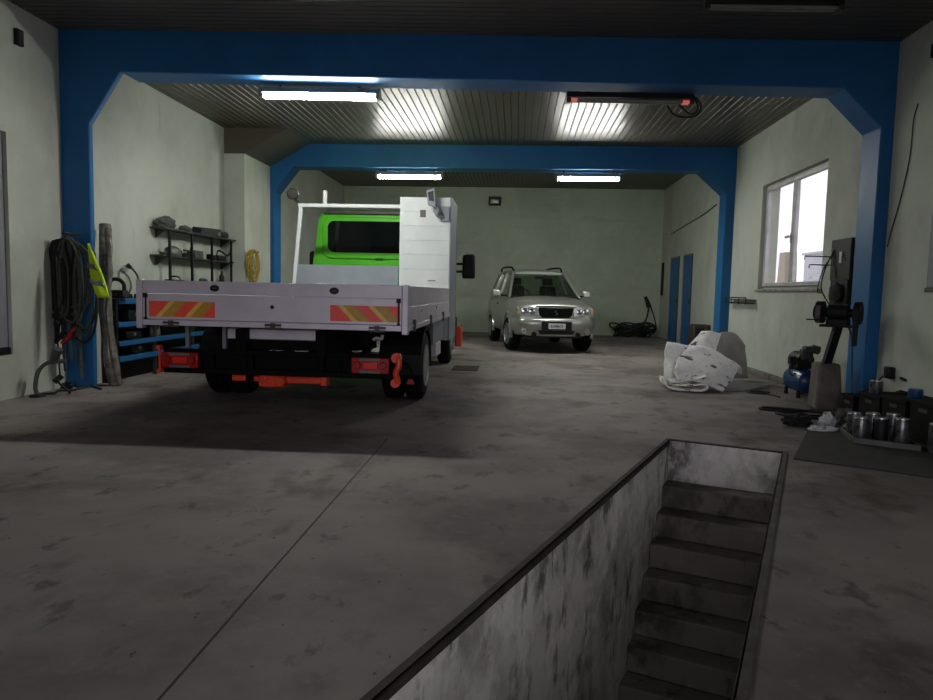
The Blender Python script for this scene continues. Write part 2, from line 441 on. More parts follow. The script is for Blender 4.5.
# blue doorways of the back bay
for i, (y0, y1) in enumerate(((17.0,17.95),(18.32,19.42))):
    d = bpy.data.objects.new(f'door_{i+1}', None); C.objects.link(d); d['kind'] = 'structure'; d.location = (4.2,(y0+y1)/2,0); d['_o'] = (4.2,(y0+y1)/2,0)
    d['label'] = ('nearer' if i == 0 else 'farther') + ' tall narrow blue door in the back right wall'
    mesh_obj('door_leaf', MB().box(4.16,4.2,y0+.04,y1-.04,0,2.18), M['blue'], d, bevel=.004)
    mesh_obj('door_frame', MB().box(4.145,4.22,y1-.04,y1,0,2.22).box(4.145,4.22,y0,y0+.04,0,2.22).box(4.145,4.22,y0+.04,y1-.04,2.18,2.22), M['grey_board'], d, bevel=.004)
    mesh_obj('door_edge', MB().box(4.128,4.145,y0-.02,y0+.03,0,2.2), M['lamp_dark'], d)
    mesh_obj('handle', MB().box(4.12,4.16,y0+.1,y0+.13,1.0,1.12), M['lamp_dark'], d)
# low concrete kerb with a pipe along the right wall
structure('baseboard_right', MB().box(3.74,3.83,8.1,12.85,0,.07), M['step'], 'low concrete kerb at the foot of the right wall', bevel=.01)
structure('roof', MB().box(-5.6,4.6,-3.5,21,4.36,4.5), M['grey_board'], 'unseen flat roof added above the ceilings against light leaks')  # out of view, added to keep daylight from leaking past the ceilings
structure('ground', MB().box(-40,40,-45,-3.3,-.12,-.015).box(7.4,60,-3.3,40,-.12,-.015), M['ground'], 'pale yard outside')

# ------------------------------------------------------------------ lamps
def lamp(label, x0, x1, y, z, lit, tilt=0, glow=False):
    xc = (x0+x1)/2
    t = thing('fluorescent_lamp', label, 'lamp', (xc,y,z))
    body = M['lamp_body'] if lit else M['lamp_dark']
    mesh_obj('housing', MB().hexa([(x0,y-.068,z-.022),(x1,y-.068,z-.022+tilt),(x1,y+.068,z-.022+tilt),(x0,y+.068,z-.022)],
             [(x0,y-.03,z+.045),(x1,y-.03,z+.045+tilt),(x1,y+.03,z+.045+tilt),(x0,y+.03,z+.045)]), body, t, bevel=.005)
    if lit:
        mesh_obj('diffuser', MB().hexa([(x0+.05,y-.035,z-.075),(x1-.05,y-.035,z-.075+tilt),(x1-.05,y+.035,z-.075+tilt),(x0+.05,y+.035,z-.075)],
             [(x0+.05,y-.052,z-.02),(x1-.05,y-.052,z-.02+tilt),(x1-.05,y+.052,z-.02+tilt),(x0+.05,y+.052,z-.02)]), M['tube'], t)
    else:
      for dy in (-.03,.03):
          tb = mesh_obj('tube', MB().cyl((x0+.05,y+dy,z-.045),(x1-.05,y+dy,z-.045+tilt),.016,n=12), M['tube'] if lit else M['dead_tube'], t)
          for q0, q1, dz in ((x0+.045,x0+.12,0),(x1-.12,x1-.045,tilt)):
              if glow: mesh_obj('tube_end', MB().cyl((q0,y+dy,z-.045+dz),(q1,y+dy,z-.045+dz),.0175,n=12), M['ember'], tb)
    for a, b, dz in ((x0,x0+.05,0),(x1-.05,x1,tilt)):
        mesh_obj('end_cap', MB().box(a,b,y-.055,y+.055,z-.075+dz,z-.02+dz), body, t, bevel=.005)
    return t
# ------------------------------------------------------------------ the flatbed truck (room coordinates)
M['alu'] = pm('pale aluminium', 'd3cdd7', 'c6c0ca', scale=3, rough=.42, metal=.25, bump=.05, bscale=60)  # lilac tinge is the sky's reflection put into the base colour
M['alu_grey'] = pm('grey painted steel', '7d868c', '737b81', scale=3, rough=.5)
M['alu_white'] = pm('white aluminium plank', 'c6cccb', 'b9bfbe', scale=3, rough=.45)
M['green'] = pm('lime green paint', '58c02a', '4fb024', scale=2, rough=.28, coat=.4)
M['chassis'] = pm('black chassis steel', '07090c', '050607', scale=8, rough=.75, spec=.15)
M['orange'] = pm('red orange paint', 'ee4519', 'd83c14', scale=6, rough=.4)
M['dark_glass'] = pm('dark cab glass', '0c1413', '080d0d', rough=.06)
M['rim'] = pm('grey steel rim', '9a9c9e', '838587', scale=8, rough=.4, metal=.6)
M['red_lens'] = pm('red lens', 'a3120e', '8a0d0a', rough=.2)
M['bright_lens'] = pm('bright red reflector', 'e8281c', 'd92318', rough=.25)
M['grey_lens'] = pm('grey lens', '6d6a66', '5a5754', rough=.25)
M['refl_red'] = pm('red reflective sheet', 'ff5843', 'f24f3b', scale=20, rough=.4)
M['refl_yellow'] = pm('olive yellow reflective sheet', 'c99a33', 'ba8d2d', scale=20, rough=.4)
M['refl_pale'] = pm('pale yellow reflective sheet', 'f0c860', 'e3ba55', scale=20, rough=.4)
M['chrome'] = pm('chrome', 'd8d8d8', 'c8c8c8', rough=.12, metal=1)

tr = thing('flatbed_truck', 'lime green flatbed truck with aluminium drop sides, seen from behind', 'truck', (-2.17,8.1,0))
XL, XR, YR = -3.38, -.93, 6.05
ZB, ZT = .835, 1.242
# bed floor, rear rail, posts
mesh_obj('bed_floor', MB().box(XL+.02,XR-.02,YR+.03,9.8,ZB+.0,ZB+.06), M['alu'], tr, bevel=.004)
for k, (a, b) in enumerate(((XL,XL+.055),(XR-.055,XR))):
    mesh_obj('corner_post', MB().box(a,b,YR-.012,YR+.06,ZB-.03,ZT), M['alu'], tr, bevel=.006)
# tailgate of three planks with the two plates, ovals, latches and hinges
mb = MB()
for z0, z1, pr in ((ZB,.885,.012),(.889,1.115,0),(1.119,ZT-.008,.004)):
    mb.box(XL+.058,XR-.058,YR-pr,YR+.03,z0,z1)
tg = mesh_obj('tailgate', mb, M['alu'], tr, bevel=.004)
def plate(x0, x1, lean):
    """red plate with slanting bands clipped to the plate"""
    z0, z1 = .912, 1.052
    mb = MB(); mb.mat(0).box(x0,x1,YR-.004,YR-.0005,z0,z1)
    w = x1-x0
    for a, b, m in ((.10,.18,2),(.17,.36,1),(.54,.62,2),(.61,.80,1)):
        sh = .22*lean
        cl = lambda t: x0 + w*min(1,max(0,t))
        lo = (a+ (.0 if lean>0 else .22), b + (.0 if lean>0 else .22)); hi = (lo[0]+sh, lo[1]+sh)
        mb.mat(m).prism([(cl(lo[0]),z0),(cl(lo[1]),z0),(cl(hi[1]),z1),(cl(hi[0]),z1)], 'y', YR-.0048-.0004*m, YR-.003)
    p = mesh_obj('hazard_plate', mb, [M['refl_red'],M['refl_yellow'],M['refl_pale']], tg, smooth=0)
    p['label'] = 'red and yellow striped reflective plate'
    return p
plate(-3.265,-2.66,1); plate(-1.62,-1.0,-1)
for x in (-2.66,-1.585):
    mb = MB(); mb.mat(0).lathe([(-.004,0),(-.004,1),(0,1.0),(0,0)],(0,0,0),'y',32)
    mb.v = [(x+a*.042, YR-.002+b*1.5, 1.175+c*.03) for a,b,c in mb.v]
    mb.mat(1).box(x-.02,x+.02,YR-.0095,YR-.007,1.172,1.178)
    o = mesh_obj('oval_badge', mb, [M['black'],M['grey_lens']], tg)
    o['label'] = 'small black oval maker badge'
for x in (-3.06,-2.13,-1.2):
    mb = MB().box(x-.075,x+.075,YR-.02,YR-.008,.85,.872).box(x-.075,x+.075,YR-.02,YR-.008,.822,.842).box(x-.02,x+.02,YR-.03,YR-.008,.822,.88)
    mesh_obj('hinge', mb, M['lamp_dark'], tg, bevel=.003)
for x in (XL+.085,XR-.085):
    mb = MB().box(x-.008,x+.008,YR-.008,YR+.0,.9,1.09).box(x-.018,x+.018,YR-.02,YR+.0,1.08,1.12).box(x-.014,x+.014,YR-.014,YR+.0,.885,.905)
    mesh_obj('latch', mb, M['black'], tg, bevel=.003)
mesh_obj('keyhole', MB().cyl((-2.14,YR-.01,1.02),(-2.14,YR,1.02),.017,n=14), M['black'], tg)
# side boards
for x0, x1, sg in ((XL,XL+.03,-1),(XR-.03,XR,1)):
    mb = MB()
    for z0, z1, pr in ((ZB,.885,.01),(.889,1.05,0),(1.054,ZT-.01,0)):
        a, b = (x0, x1+pr) if sg > 0 else (x0-pr, x1)
        mb.box(a,b,YR+.062,9.8,z0,z1)
    sb = mesh_obj('side_board', mb, M['alu'], tr, bevel=.004)
    xs = x1 if sg > 0 else x0
    for y in (6.35,7.6,8.9):
        mesh_obj('latch', MB().box(xs-.012,xs+.02,y-.06,y+.06,.835,.875).box(xs-.006,xs+.026,y-.015,y+.015,.82,.93), M['lamp_dark'], sb, bevel=.003)
    for y in (6.9,8.2):
        mesh_obj('stud', MB().cyl((xs-.004,y,1.0),(xs+.008,y,1.0),.014,n=12), M['lamp_dark'], sb)
# headboard frame
mesh_obj('headboard', MB().box(-3.17,-1.66,9.82,9.86,.88,1.2).box(-3.17,-1.66,9.82,9.855,1.204,1.525), M['alu_grey'], tr, bevel=.004)
mesh_obj('headboard_post', MB().bar((-3.19,9.84,.88),(-3.06,9.84,2.36),.05,.05,(0,1,0)), M['alu_white'], tr, bevel=.006)
mesh_obj('headboard_bar', MB().box(-3.1,-1.62,9.81,9.87,2.33,2.38), M['alu_white'], tr, bevel=.006)
mesh_obj('beacon_stub', MB().cyl((-2.72,9.84,2.38),(-2.72,9.84,2.56),.03,n=14), M['white'], tr)
def worklamp(x, y, z, aim, mat):
    w = mesh_obj('work_lamp', MB().lathe([(-.06,0),(-.06,.045),(.0,.085),(.03,.085),(.03,0)],(0,0,0),'y',20), mat, tr)
    return w
# left lamp: round, on a short bracket
mb = MB().lathe([(-.05,0),(-.05,.08),(.03,.07),(.08,.04),(.08,0)],(-3.16,9.8,2.50),'y',20)
wl = mesh_obj('work_lamp', mb, M['black'], tr)
mesh_obj('bracket', MB().tube(spline([(-3.15,9.84,2.47),(-3.15,9.86,2.43),(-3.1,9.85,2.39),(-3.05,9.84,2.36)],4),.018), M['lamp_dark'], wl)
mesh_obj('lens', MB().lathe([(-.058,0),(-.055,.065),(-.046,.065),(-.046,0)],(-3.16,9.8,2.50),'y',20), M['lamp_dark'], wl)
# tall cabinet of planks
mb = MB(); z = .5
cx0, cx1, cy0, cy1 = -1.645, -.935, 9.8, 10.82
for k in range(10):
    z1 = z + (2.485-.5)/10
    mb.box(cx0,cx1,cy0,cy1,z+.0008,z1-.0008); z = z1
cab = mesh_obj('cabinet', mb, M['alu_white'], tr, bevel=.0015)
cab['label'] = 'tall white plank cabinet behind the cab'
mesh_obj('side_rail', MB().box(cx1-.01,cx1+.012,cy0-.004,cy0+.05,.5,2.49).box(cx1-.01,cx1+.012,cy1-.05,cy1,.5,2.49).box(cx1-.01,cx1+.01,cy0+.05,cy1-.05,2.43,2.49), M['alu_grey'], cab, bevel=.004)
mesh_obj('side_panel', MB().box(cx1-.005,cx1+.004,cy0+.05,cy1-.05,.5,2.43), M['alu_grey'], cab)
mesh_obj('sticker', MB().box(-1.36,-1.28,cy0-.003,cy0+.002,2.21,2.31), M['grey_lens'], cab)['label'] = 'small grey square sticker'
mesh_obj('plate_mark', MB().box(-1.24,-1.13,cy0-.002,cy0+.002,1.325,1.34), M['grey_lens'], cab)
# silver work lamp folded on the cabinet
wl = mesh_obj('work_lamp', MB().hexa([(-1.235,cy0-.16,2.36),(-1.12,cy0-.16,2.33),(-1.12,cy0-.1,2.33),(-1.235,cy0-.1,2.36)],
     [(-1.26,cy0-.16,2.56),(-1.15,cy0-.16,2.6),(-1.15,cy0-.1,2.6),(-1.26,cy0-.1,2.56)]), M['alu_grey'], tr, bevel=.008)
mesh_obj('bracket', MB().tube(spline([(-1.16,cy0-.12,2.37),(-1.10,cy0-.1,2.31),(-1.11,cy0-.08,2.24),(-1.06,cy0-.03,2.22),(-1.02,cy0+.0,2.2)],5),.03,8).box(-1.07,-.95,cy0-.03,cy0+.02,2.16,2.36), M['alu_grey'], wl, bevel=.004)
mesh_obj('lens', MB().hexa([(-1.222,cy0-.168,2.42),(-1.15,cy0-.168,2.41),(-1.15,cy0-.158,2.41),(-1.222,cy0-.158,2.42)],
     [(-1.238,cy0-.168,2.53),(-1.17,cy0-.168,2.55),(-1.17,cy0-.158,2.55),(-1.238,cy0-.158,2.53)]), M['chrome'], wl)
# cab: lofted lime green body
def loft(secs, mb):
    """secs: list of equal-length closed rings"""
    n = len(secs[0]); vs = [p for s in secs for p in s]
    fs = [(i*n+k, i*n+(k+1)%n, (i+1)*n+(k+1)%n, (i+1)*n+k) for i in range(len(secs)-1) for k in range(n)]
    fs += [tuple(range(n-1,-1,-1)), tuple(range((len(secs)-1)*n, len(secs)*n))]
    return mb.add(vs, fs)
xc = -2.16
def cabring(y, ztop, hw, tw, zb=.5):
    h = [(-hw+.04,zb),(-hw,zb+.1),(-hw,1.25),(-hw+.02,1.5),(-tw-.02,ztop-.14),(-tw+.03,ztop-.05),(-tw+.13,ztop)]
    return [(xc+a,y,z) for a,z in h] + [(xc-a,y,z) for a,z in reversed(h)]
secs = [cabring(10.9,2.33,1.06,.93), cabring(10.93,2.39,1.08,.95), cabring(11.0,2.42,1.09,.96), cabring(11.9,2.44,1.09,.96), cabring(12.35,2.33,1.08,.93),
        cabring(12.95,1.62,1.03,.95), cabring(13.05,1.3,1.0,.93), cabring(13.1,1.0,.97,.9)]
body = mesh_obj('cab', loft(secs, MB()), M['green'], tr, smooth=50)
# darker roof band, pressed window surround and the rounded rear window
def rrect(x0, x1, z0, z1, r, n=6):
    pts = []
    for cx, cz, a0 in ((x1-r,z0+r,-PI/2),(x1-r,z1-r,0),(x0+r,z1-r,PI/2),(x0+r,z0+r,PI)):
        for k in range(n+1):
            a = a0 + PI/2*k/n; pts.append((cx+r*math.cos(a), cz+r*math.sin(a)))
    return pts
def plate_y(mb, poly, y0, y1): return mb.prism(poly, 'y', y0, y1)
mesh_obj('roof_lip', plate_y(MB(), [(-3.03,2.35),(-1.29,2.35),(-1.34,2.41),(-2.98,2.41)], 10.87, 10.93), M['lamp_dark'], body, bevel=.012)
mesh_obj('rear_pressing', plate_y(MB(), rrect(-3.05,-1.27,1.66,2.31,.16), 10.875, 10.91), M['green'], body, bevel=.015)
rw = mesh_obj('rear_window', plate_y(MB(), rrect(-2.96,-1.36,1.76,2.245,.1), 10.866, 10.89), M['dark_glass'], body, bevel=.006)
mesh_obj('rear_handle', MB().box(-2.2,-2.08,10.86,10.88,1.66,1.675), M['black'], body)
mesh_obj('lower_fold', plate_y(MB(), rrect(-3.1,-1.3,1.5,1.58,.03), 10.87, 10.91), M['green'], body, bevel=.012)
for sx in (-1, 1):
    x = xc + sx*1.08
    mb = MB().hexa([(x-.012,11.15,1.5),(x+.012,11.15,1.5),(x+.012,12.5,1.5),(x-.012,12.5,1.5)],
                   [(x-.012-sx*.1,11.2,2.15),(x+.012-sx*.1,11.2,2.15),(x+.012-sx*.1,12.2,2.15),(x-.012-sx*.1,12.2,2.15)])
    mesh_obj('side_window', mb, M['dark_glass'], body)
    mr = mesh_obj('mirror', MB().hexa([(xc+sx*1.335-.11,12.0,1.41),(xc+sx*1.335+.12,12.0,1.41),(xc+sx*1.335+.12,12.13,1.41),(xc+sx*1.335-.11,12.13,1.41)],
        [(xc+sx*1.335-.1,12.0,1.83),(xc+sx*1.335+.11,12.0,1.83),(xc+sx*1.335+.11,12.13,1.83),(xc+sx*1.335-.1,12.13,1.83)]), M['black'], tr, bevel=.045, seg=3)
    for z in (1.53,1.66): mesh_obj('mirror_arm', MB().cyl((xc+sx*1.0,12.07,z),(xc+sx*1.26,12.07,z),.022,n=10), M['black'], mr)
mesh_obj('windscreen', MB().hexa([(-3.0,12.93,1.66),(-1.32,12.93,1.66),(-1.32,12.98,1.66),(-3.0,12.98,1.66)],[(-2.95,12.4,2.27),(-1.37,12.4,2.27),(-1.37,12.45,2.27),(-2.95,12.45,2.27)]), M['dark_glass'], body)
mesh_obj('front_bumper', MB().box(-3.2,-1.1,13.02,13.2,.38,.72), M['chassis'], tr, bevel=.03)
mesh_obj('door_guard', MB().box(-1.07,-.95,12.5,12.66,.2,.56), M['orange'], tr, bevel=.02)['label'] = 'orange corner guard beside the front wheel'
# chassis
mb = MB().box(-2.6,-2.5,6.35,12.8,.55,.8).box(-1.84,-1.74,6.35,12.8,.55,.8)
for y in (6.5,7.4,8.6,9.6,10.6): mb.box(-2.5,-1.84,y,y+.08,.6,.76)
for y in (7.1,8.9,9.6): mb.box(XL+.1,XR-.1,y,y+.07,.76,.82)
mesh_obj('chassis', mb, M['chassis'], tr, bevel=.006)
mesh_obj('rear_axle', MB().cyl((-3.2,7.68,.37),(-1.1,7.68,.37),.06).lathe([(-.16,0),(-.16,.08),(-.08,.17),(.08,.17),(.16,.08),(.16,0)],(-2.17,7.68,.37),'x'), M['chassis'], tr)
for x in (-1.72,-2.62): mesh_obj('spring', MB().tube([(x,7.05,.55),(x,7.4,.45),(x,7.68,.43),(x,7.96,.45),(x,8.35,.56)],.05,w=.08), M['chassis'], tr)
mesh_obj('spare_wheel', MB().lathe([(-.1,.0),(-.1,.28),(-.07,.35),(.07,.35),(.1,.28),(.1,0)],(-2.17,9.1,.5),'z'), M['rubber'], tr)
mesh_obj('fuel_tank', MB().box(-3.2,-2.65,9.0,9.9,.4,.74), M['chassis'], tr, bevel=.05, seg=3)
mesh_obj('toolbox', MB().box(-2.72,-1.78,6.45,6.9,.70,.80), M['alu'], tr, bevel=.01)['label'] = 'pale grey flat box hung below the bed'
mesh_obj('cable_hook', MB().tube(spline([(-1.33,6.5,.72),(-1.3,6.5,.74),(-1.25,6.5,.735),(-1.24,6.5,.77)],4),.014), M['alu'], tr)
for x in (-2.77,-3.135): mesh_obj('mudguard_stay', MB().box(x-.018,x+.018,6.5,6.54,.6,.82), M['alu_grey'], tr)
# side skirt and step below the bed
mesh_obj('side_skirt', MB().box(-1.03,-1.0,8.55,9.78,.53,.815), M['alu_grey'], tr, bevel=.004)
mesh_obj('step_box', MB().box(-1.2,-.985,8.75,9.3,.36,.53), M['alu'], tr, bevel=.01)
# underrun bumper with lights and guards
mb = MB().box(-3.3,-1.06,6.36,6.42,.555,.60).box(-3.3,-1.06,6.36,6.42,.37,.42).box(-3.3,-1.06,6.40,6.43,.42,.555)
for x in (-2.83,-2.45,-1.78,-1.62): mb.box(x-.02,x+.02,6.35,6.42,.42,.555)
for x in (-2.55,-1.79): mb.box(x-.04,x+.04,6.38,6.5,.4,.72)
bp = mesh_obj('bumper', mb, M['chassis'], tr, bevel=.005)
for x0 in (-3.29,-1.49):
    L = .35
    tl = mesh_obj('tail_light', MB().box(x0,x0+L,6.30,6.36,.425,.57), M['red_lens'], bp, bevel=.008)
    mesh_obj('reflector', MB().box(x0+.11,x0+.245,6.288,6.305,.468,.53), M['bright_lens'], tl, bevel=.004)
    for z in (.54,.428): mesh_obj('lens', MB().box(x0+.08,x0+.27,6.29,6.305,z,z+.027), M['grey_lens'], tl, bevel=.003)
    for dx in (.055,.295): mesh_obj('round_lens', MB().lathe([(-.012,0),(-.012,.03),(0,.036),(0,0)],(x0+dx,6.30,.5),'y',18), M['red_lens'], tl)
mb = MB().tube(spline([(-1.075,6.33,.59),(-1.055,6.31,.575),(-1.05,6.3,.5),(-1.075,6.3,.44),(-1.06,6.31,.36),(-1.085,6.33,.33)],6),.028,10).cyl((-1.075,6.29,.575),(-1.075,6.37,.575),.045,n=16).cyl((-1.08,6.29,.345),(-1.08,6.37,.345),.042,n=16)
mesh_obj('corner_guard', mb, M['orange'], tr)['label'] = 'curved orange corner guard'
mb = MB().cyl((-3.32,6.33,.38),(-3.32,6.33,.62),.011,n=10).cyl((-3.32,6.30,.61),(-3.32,6.36,.61),.02,n=14).cyl((-3.32,6.30,.39),(-3.32,6.36,.39),.02,n=14)
mesh_obj('corner_guard', mb, M['orange'], tr)['label'] = 'thin orange corner rod'
mb = MB().tube(spline([(-1.06,6.42,.52),(-.98,6.45,.5),(-.93,6.4,.42),(-.945,6.36,.37)],5),.014)
fl_ = mesh_obj('flap_arm', mb, M['chassis'], tr)
mesh_obj('side_reflector', MB().hexa([(-.98,6.33,.335),(-.91,6.33,.335),(-.91,6.36,.335),(-.98,6.36,.335)],[(-.965,6.33,.38),(-.93,6.33,.38),(-.93,6.36,.38),(-.965,6.36,.38)]), M['red_lens'], fl_)
# orange towing hitch
mb = MB().box(-2.2,-1.8,6.55,6.63,.275,.345).box(-1.84,-1.78,6.52,6.66,.262,.36)
mesh_obj('tow_bar', mb, M['orange'], tr, bevel=.01)
mesh_obj('tow_stub', MB().box(-2.72,-2.58,6.55,6.63,.285,.345), M['orange'], tr, bevel=.01)
mesh_obj('tow_stub', MB().box(-2.52,-2.43,6.55,6.63,.285,.34), M['orange'], tr, bevel=.01)
mb = MB().box(-2.43,-2.18,6.48,6.66,.245,.36).cyl((-2.38,6.47,.33),(-2.38,6.6,.33),.045).cyl((-2.22,6.47,.3),(-2.22,6.6,.3),.05).cyl((-2.31,6.55,.36),(-2.31,6.55,.41),.03)
mesh_obj('tow_hitch', mb, M['orange'], tr, bevel=.012)
mesh_obj('hitch_bracket', MB().box(-2.56,-2.5,6.5,6.62,.29,.56), M['chassis'], tr)
mesh_obj('hitch_bracket', MB().box(-1.84,-1.78,6.56,6.62,.34,.56), M['chassis'], tr)
# mudguards
for x0, x1 in ((-3.37,-2.92),(-1.42,-.97)):
    mb = MB()
    pts = [(7.68+.46*math.cos(R(a)), .37+.43*math.sin(R(a))) for a in range(-8,189,14)]
    inn = [(7.68+.44*math.cos(R(a)), .37+.41*math.sin(R(a))) for a in range(-8,189,14)]
    for i in range(len(pts)-1):
        (y0,z0),(y1,z1),(y2,z2),(y3,z3) = pts[i],pts[i+1],inn[i+1],inn[i]
        mb.prism([(y0,z0),(y1,z1),(y2,z2),(y3,z3)], 'x', x0, x1)
    mesh_obj('mudguard', mb, M['black'], tr)
# wheels: tyre > rim
def wheel(xo, y, sg, rad, w, parent, rim_mat, name='wheel'):
    """xo: outer face, sg: +1 when it faces +x"""
    xi = -sg*w
    prof = [(0,rad*.62),(0,rad*.86),(xi*.08,rad*.96),(xi*.16,rad),(xi*.84,rad),(xi*.92,rad*.96),(xi,rad*.86),(xi,rad*.62)]
    mb = MB().lathe([(a,r) for a,r in prof],(xo,y,rad),'x',36)
    mb.f = mb.f[:-2]; mb.mi = mb.mi[:-2]
    n = 36; m = len(prof)
    mb.f += [((m-1)*n+k, (m-1)*n+(k+1)%n, (k+1)%n, k) for k in range(n)]; mb.mi += [0]*n
    for k in range(36):     # tread blocks
        a = 2*PI*k/36; ca, sa = math.cos(a), math.sin(a)
        x0, x1 = sorted((xo+xi*.2, xo+xi*.8))
        ct = Vector((0,y+rad*ca*.985,rad+rad*sa*.985)); u = Vector((0,-sa,ca))*.022; v = Vector((0,ca,sa))*.014
        c4 = [ct-u-v*.8, ct+u-v*.8, ct+u+v*.6, ct-u+v*.6]
        mb.add([(x0,p.y,max(.001,p.z)) for p in c4]+[(x1,p.y,max(.001,p.z)) for p in c4], [(0,1,2,3),(7,6,5,4),(0,4,5,1),(1,5,6,2),(2,6,7,3),(3,7,4,0)])
    wh = mesh_obj(name, mb, M['rubber'], parent)
    return wh
def steel_rim(wh, xo, y, sg, rad, dish):
    R0 = rad*.63
    mb = MB().lathe([(0,R0),(sg*.008,R0*.98),(0,R0*.93),(-sg*dish*.5,R0*.85),(-sg*dish,R0*.74),(-sg*dish,R0*.45),(-sg*dish*.55,R0*.4),(-sg*dish*.4,R0*.2),(-sg*dish*.35,0)],(xo,y,rad),'x',32)
    for k in range(8):
        a = 2*PI*k/8; mb.cyl((xo-sg*dish,y+R0*.55*math.cos(a),rad+R0*.55*math.sin(a)),(xo-sg*(dish-.02),y+R0*.55*math.cos(a),rad+R0*.55*math.sin(a)),.016,n=8)
    mesh_obj('rim', mb, M['rim'], wh)
for sg, xo in ((1,-.975),(-1,-3.365)):
    steel_rim(wheel(xo,7.68,sg,.37,.205,tr,M['rim']), xo,7.68,sg,.37,.1)
    x2 = xo - sg*.235
    steel_rim(wheel(x2,7.68,sg,.37,.205,tr,M['rim']), x2,7.68,sg,.37,.03)
    x3 = xo - sg*.075
    steel_rim(wheel(x3,11.55,sg,.36,.21,tr,M['rim']), x3,11.55,sg,.36,-.02)

# ------------------------------------------------------------------ the silver car (own coordinates, front towards -y)
M['silver'] = pm('silver car paint', 'b3b6b0', 'a9aca6', scale=2, rough=.3, metal=.75, coat=.5)
M['lower_silver'] = pm('grey lower trim', '8f918e', '858784', scale=3, rough=.4, metal=.5)
M['car_glass'] = glass('tinted car glass', (.80,.87,.83,1), .05)
M['clear'] = pm('headlamp glass', 'c9ccc8', '7f8380', scale=26, rough=.12, metal=.5)
M['amber'] = pm('amber lens', 'a8947c', '9c8974', rough=.2)
M['cloth'] = pm('seat cloth', '2e302f', '242625', rough=.9)
car = thing('car', 'silver four-wheel-drive car parked facing the camera by the back wall', 'car', (.45,15.92,0), R(10), local=True)
def mir(h, y): return [(a,y,z) for a,z in h] + [(-a,y,z) for a,z in reversed(h) if abs(a) > 1e-6]
def ring_lower(y, hw, zt, cr, zb=.36, zs=None):
    h = [(0,zt+cr),(hw*.5,zt+cr*.85),(hw*.8,zt+cr*.4),(hw*.93,zt-.03),(hw,zt-.14),(hw+.012,.74),(hw,.56),(hw-.06,zb)]
    return mir(h, y)
secs = [ring_lower(-2.0,.70,.80,.05,.5), ring_lower(-1.975,.73,.9,.05,.44), ring_lower(-1.9,.77,.95,.05), ring_lower(-1.7,.81,.99,.055), ring_lower(-1.3,.83,1.035,.06), ring_lower(-.85,.84,1.085,.05),
        ring_lower(0,.845,1.09,.0), ring_lower(1.0,.845,1.1,.0), ring_lower(1.75,.835,1.1,.0), ring_lower(1.95,.80,1.06,.0), ring_lower(2.02,.76,.95,0,.45)]
lower = mesh_obj('body', loft(secs, MB()), M['silver'], car, smooth=50)
# wheel arches cut out of the body
def cut(o, mb):
    cm = mesh_obj('cutter', mb, [], None)
    md = o.modifiers.new('b','BOOLEAN'); md.object = cm; md.operation = 'DIFFERENCE'; md.solver = 'EXACT'
    dg = bpy.context.evaluated_depsgraph_get()
    me = bpy.data.meshes.new_from_object(o.evaluated_get(dg))
    o.modifiers.clear(); o.data = me
    bpy.data.objects.remove(cm)
mb = MB()
for y in (-1.25,1.23):
    for sx in (-1,1): mb.cyl((sx*.56,y,.35),(sx*1.0,y,.35),.41,n=40)
cut(lower, mb)
for p in lower.data.polygons: p.use_smooth = True
lower.data.set_sharp_from_angle(angle=R(50))
# flared arches
for y in (-1.25,1.23):
    for sx in (-1,1):
        mb = MB().torus((sx*.835,y,.35),.43,.036,'x',28,8,R(-8),R(188))
        mesh_obj('wheel_arch', mb, M['silver'], lower)
# roof, pillars and glass
A0, A1 = (-.92,1.09), (-.20,1.635)       # windscreen foot and head (y,z)
Z0, Z1 = 1.095, 1.63
mb = MB()
def rr(y, hw, z, c): return mir([(0,z+c),(hw*.6,z+c*.8),(hw*.9,z+c*.3),(hw,z-.035),(hw*.92,z-.05),(0,z-.02)], y)
loft([rr(-.24,.55,1.63,.035), rr(-.1,.585,1.66,.045), rr(.5,.61,1.69,.05), rr(1.3,.60,1.68,.05), rr(1.8,.57,1.65,.04)], mb)
roof = mesh_obj('roof', mb, M['silver'], car, smooth=50)
for nm, q in (('pillar',(-.93,.765,-.22,.565,.075)),('pillar',(.22,.80,.3,.60,.09)),('pillar',(1.15,.80,1.1,.60,.09)),('pillar',(1.92,.765,1.78,.565,.12))):
    y0,x0,y1,x1,w_ = q
    for sx in (-1,1): mesh_obj(nm, MB().bar((sx*x0,y0,Z0-.02),(sx*x1,y1,Z1+.005),.05,w_,(0,1,0)), M['silver'], car, bevel=.01)
mesh_obj('cowl', MB().hexa([(-.74,-1.0,1.08),(.74,-1.0,1.08),(.78,-.84,1.09),(-.78,-.84,1.09)],[(-.72,-.98,1.108),(.72,-.98,1.108),(.76,-.85,1.125),(-.76,-.85,1.125)]), M['black'], car)
ws = mesh_obj('windscreen', MB().hexa([(-.745,-.93,1.105),(.745,-.93,1.105),(.745,-.922,1.105),(-.745,-.922,1.105)],[(-.545,-.225,1.62),(.545,-.225,1.62),(.545,-.217,1.62),(-.545,-.217,1.62)]), M['car_glass'], car)
for xa, xb in ((-.6,-.02),(.05,.6)): mesh_obj('wiper', MB().bar((xa,-.95,1.11),(xb,-.9,1.16),.015,.015), M['black'], ws)
mesh_obj('rear_glass', MB().hexa([(-.72,1.93,1.12),(.72,1.93,1.12),(.72,1.938,1.12),(-.72,1.938,1.12)],[(-.54,1.80,1.6),(.54,1.80,1.6),(.54,1.808,1.6),(-.54,1.808,1.6)]), M['car_glass'], car)
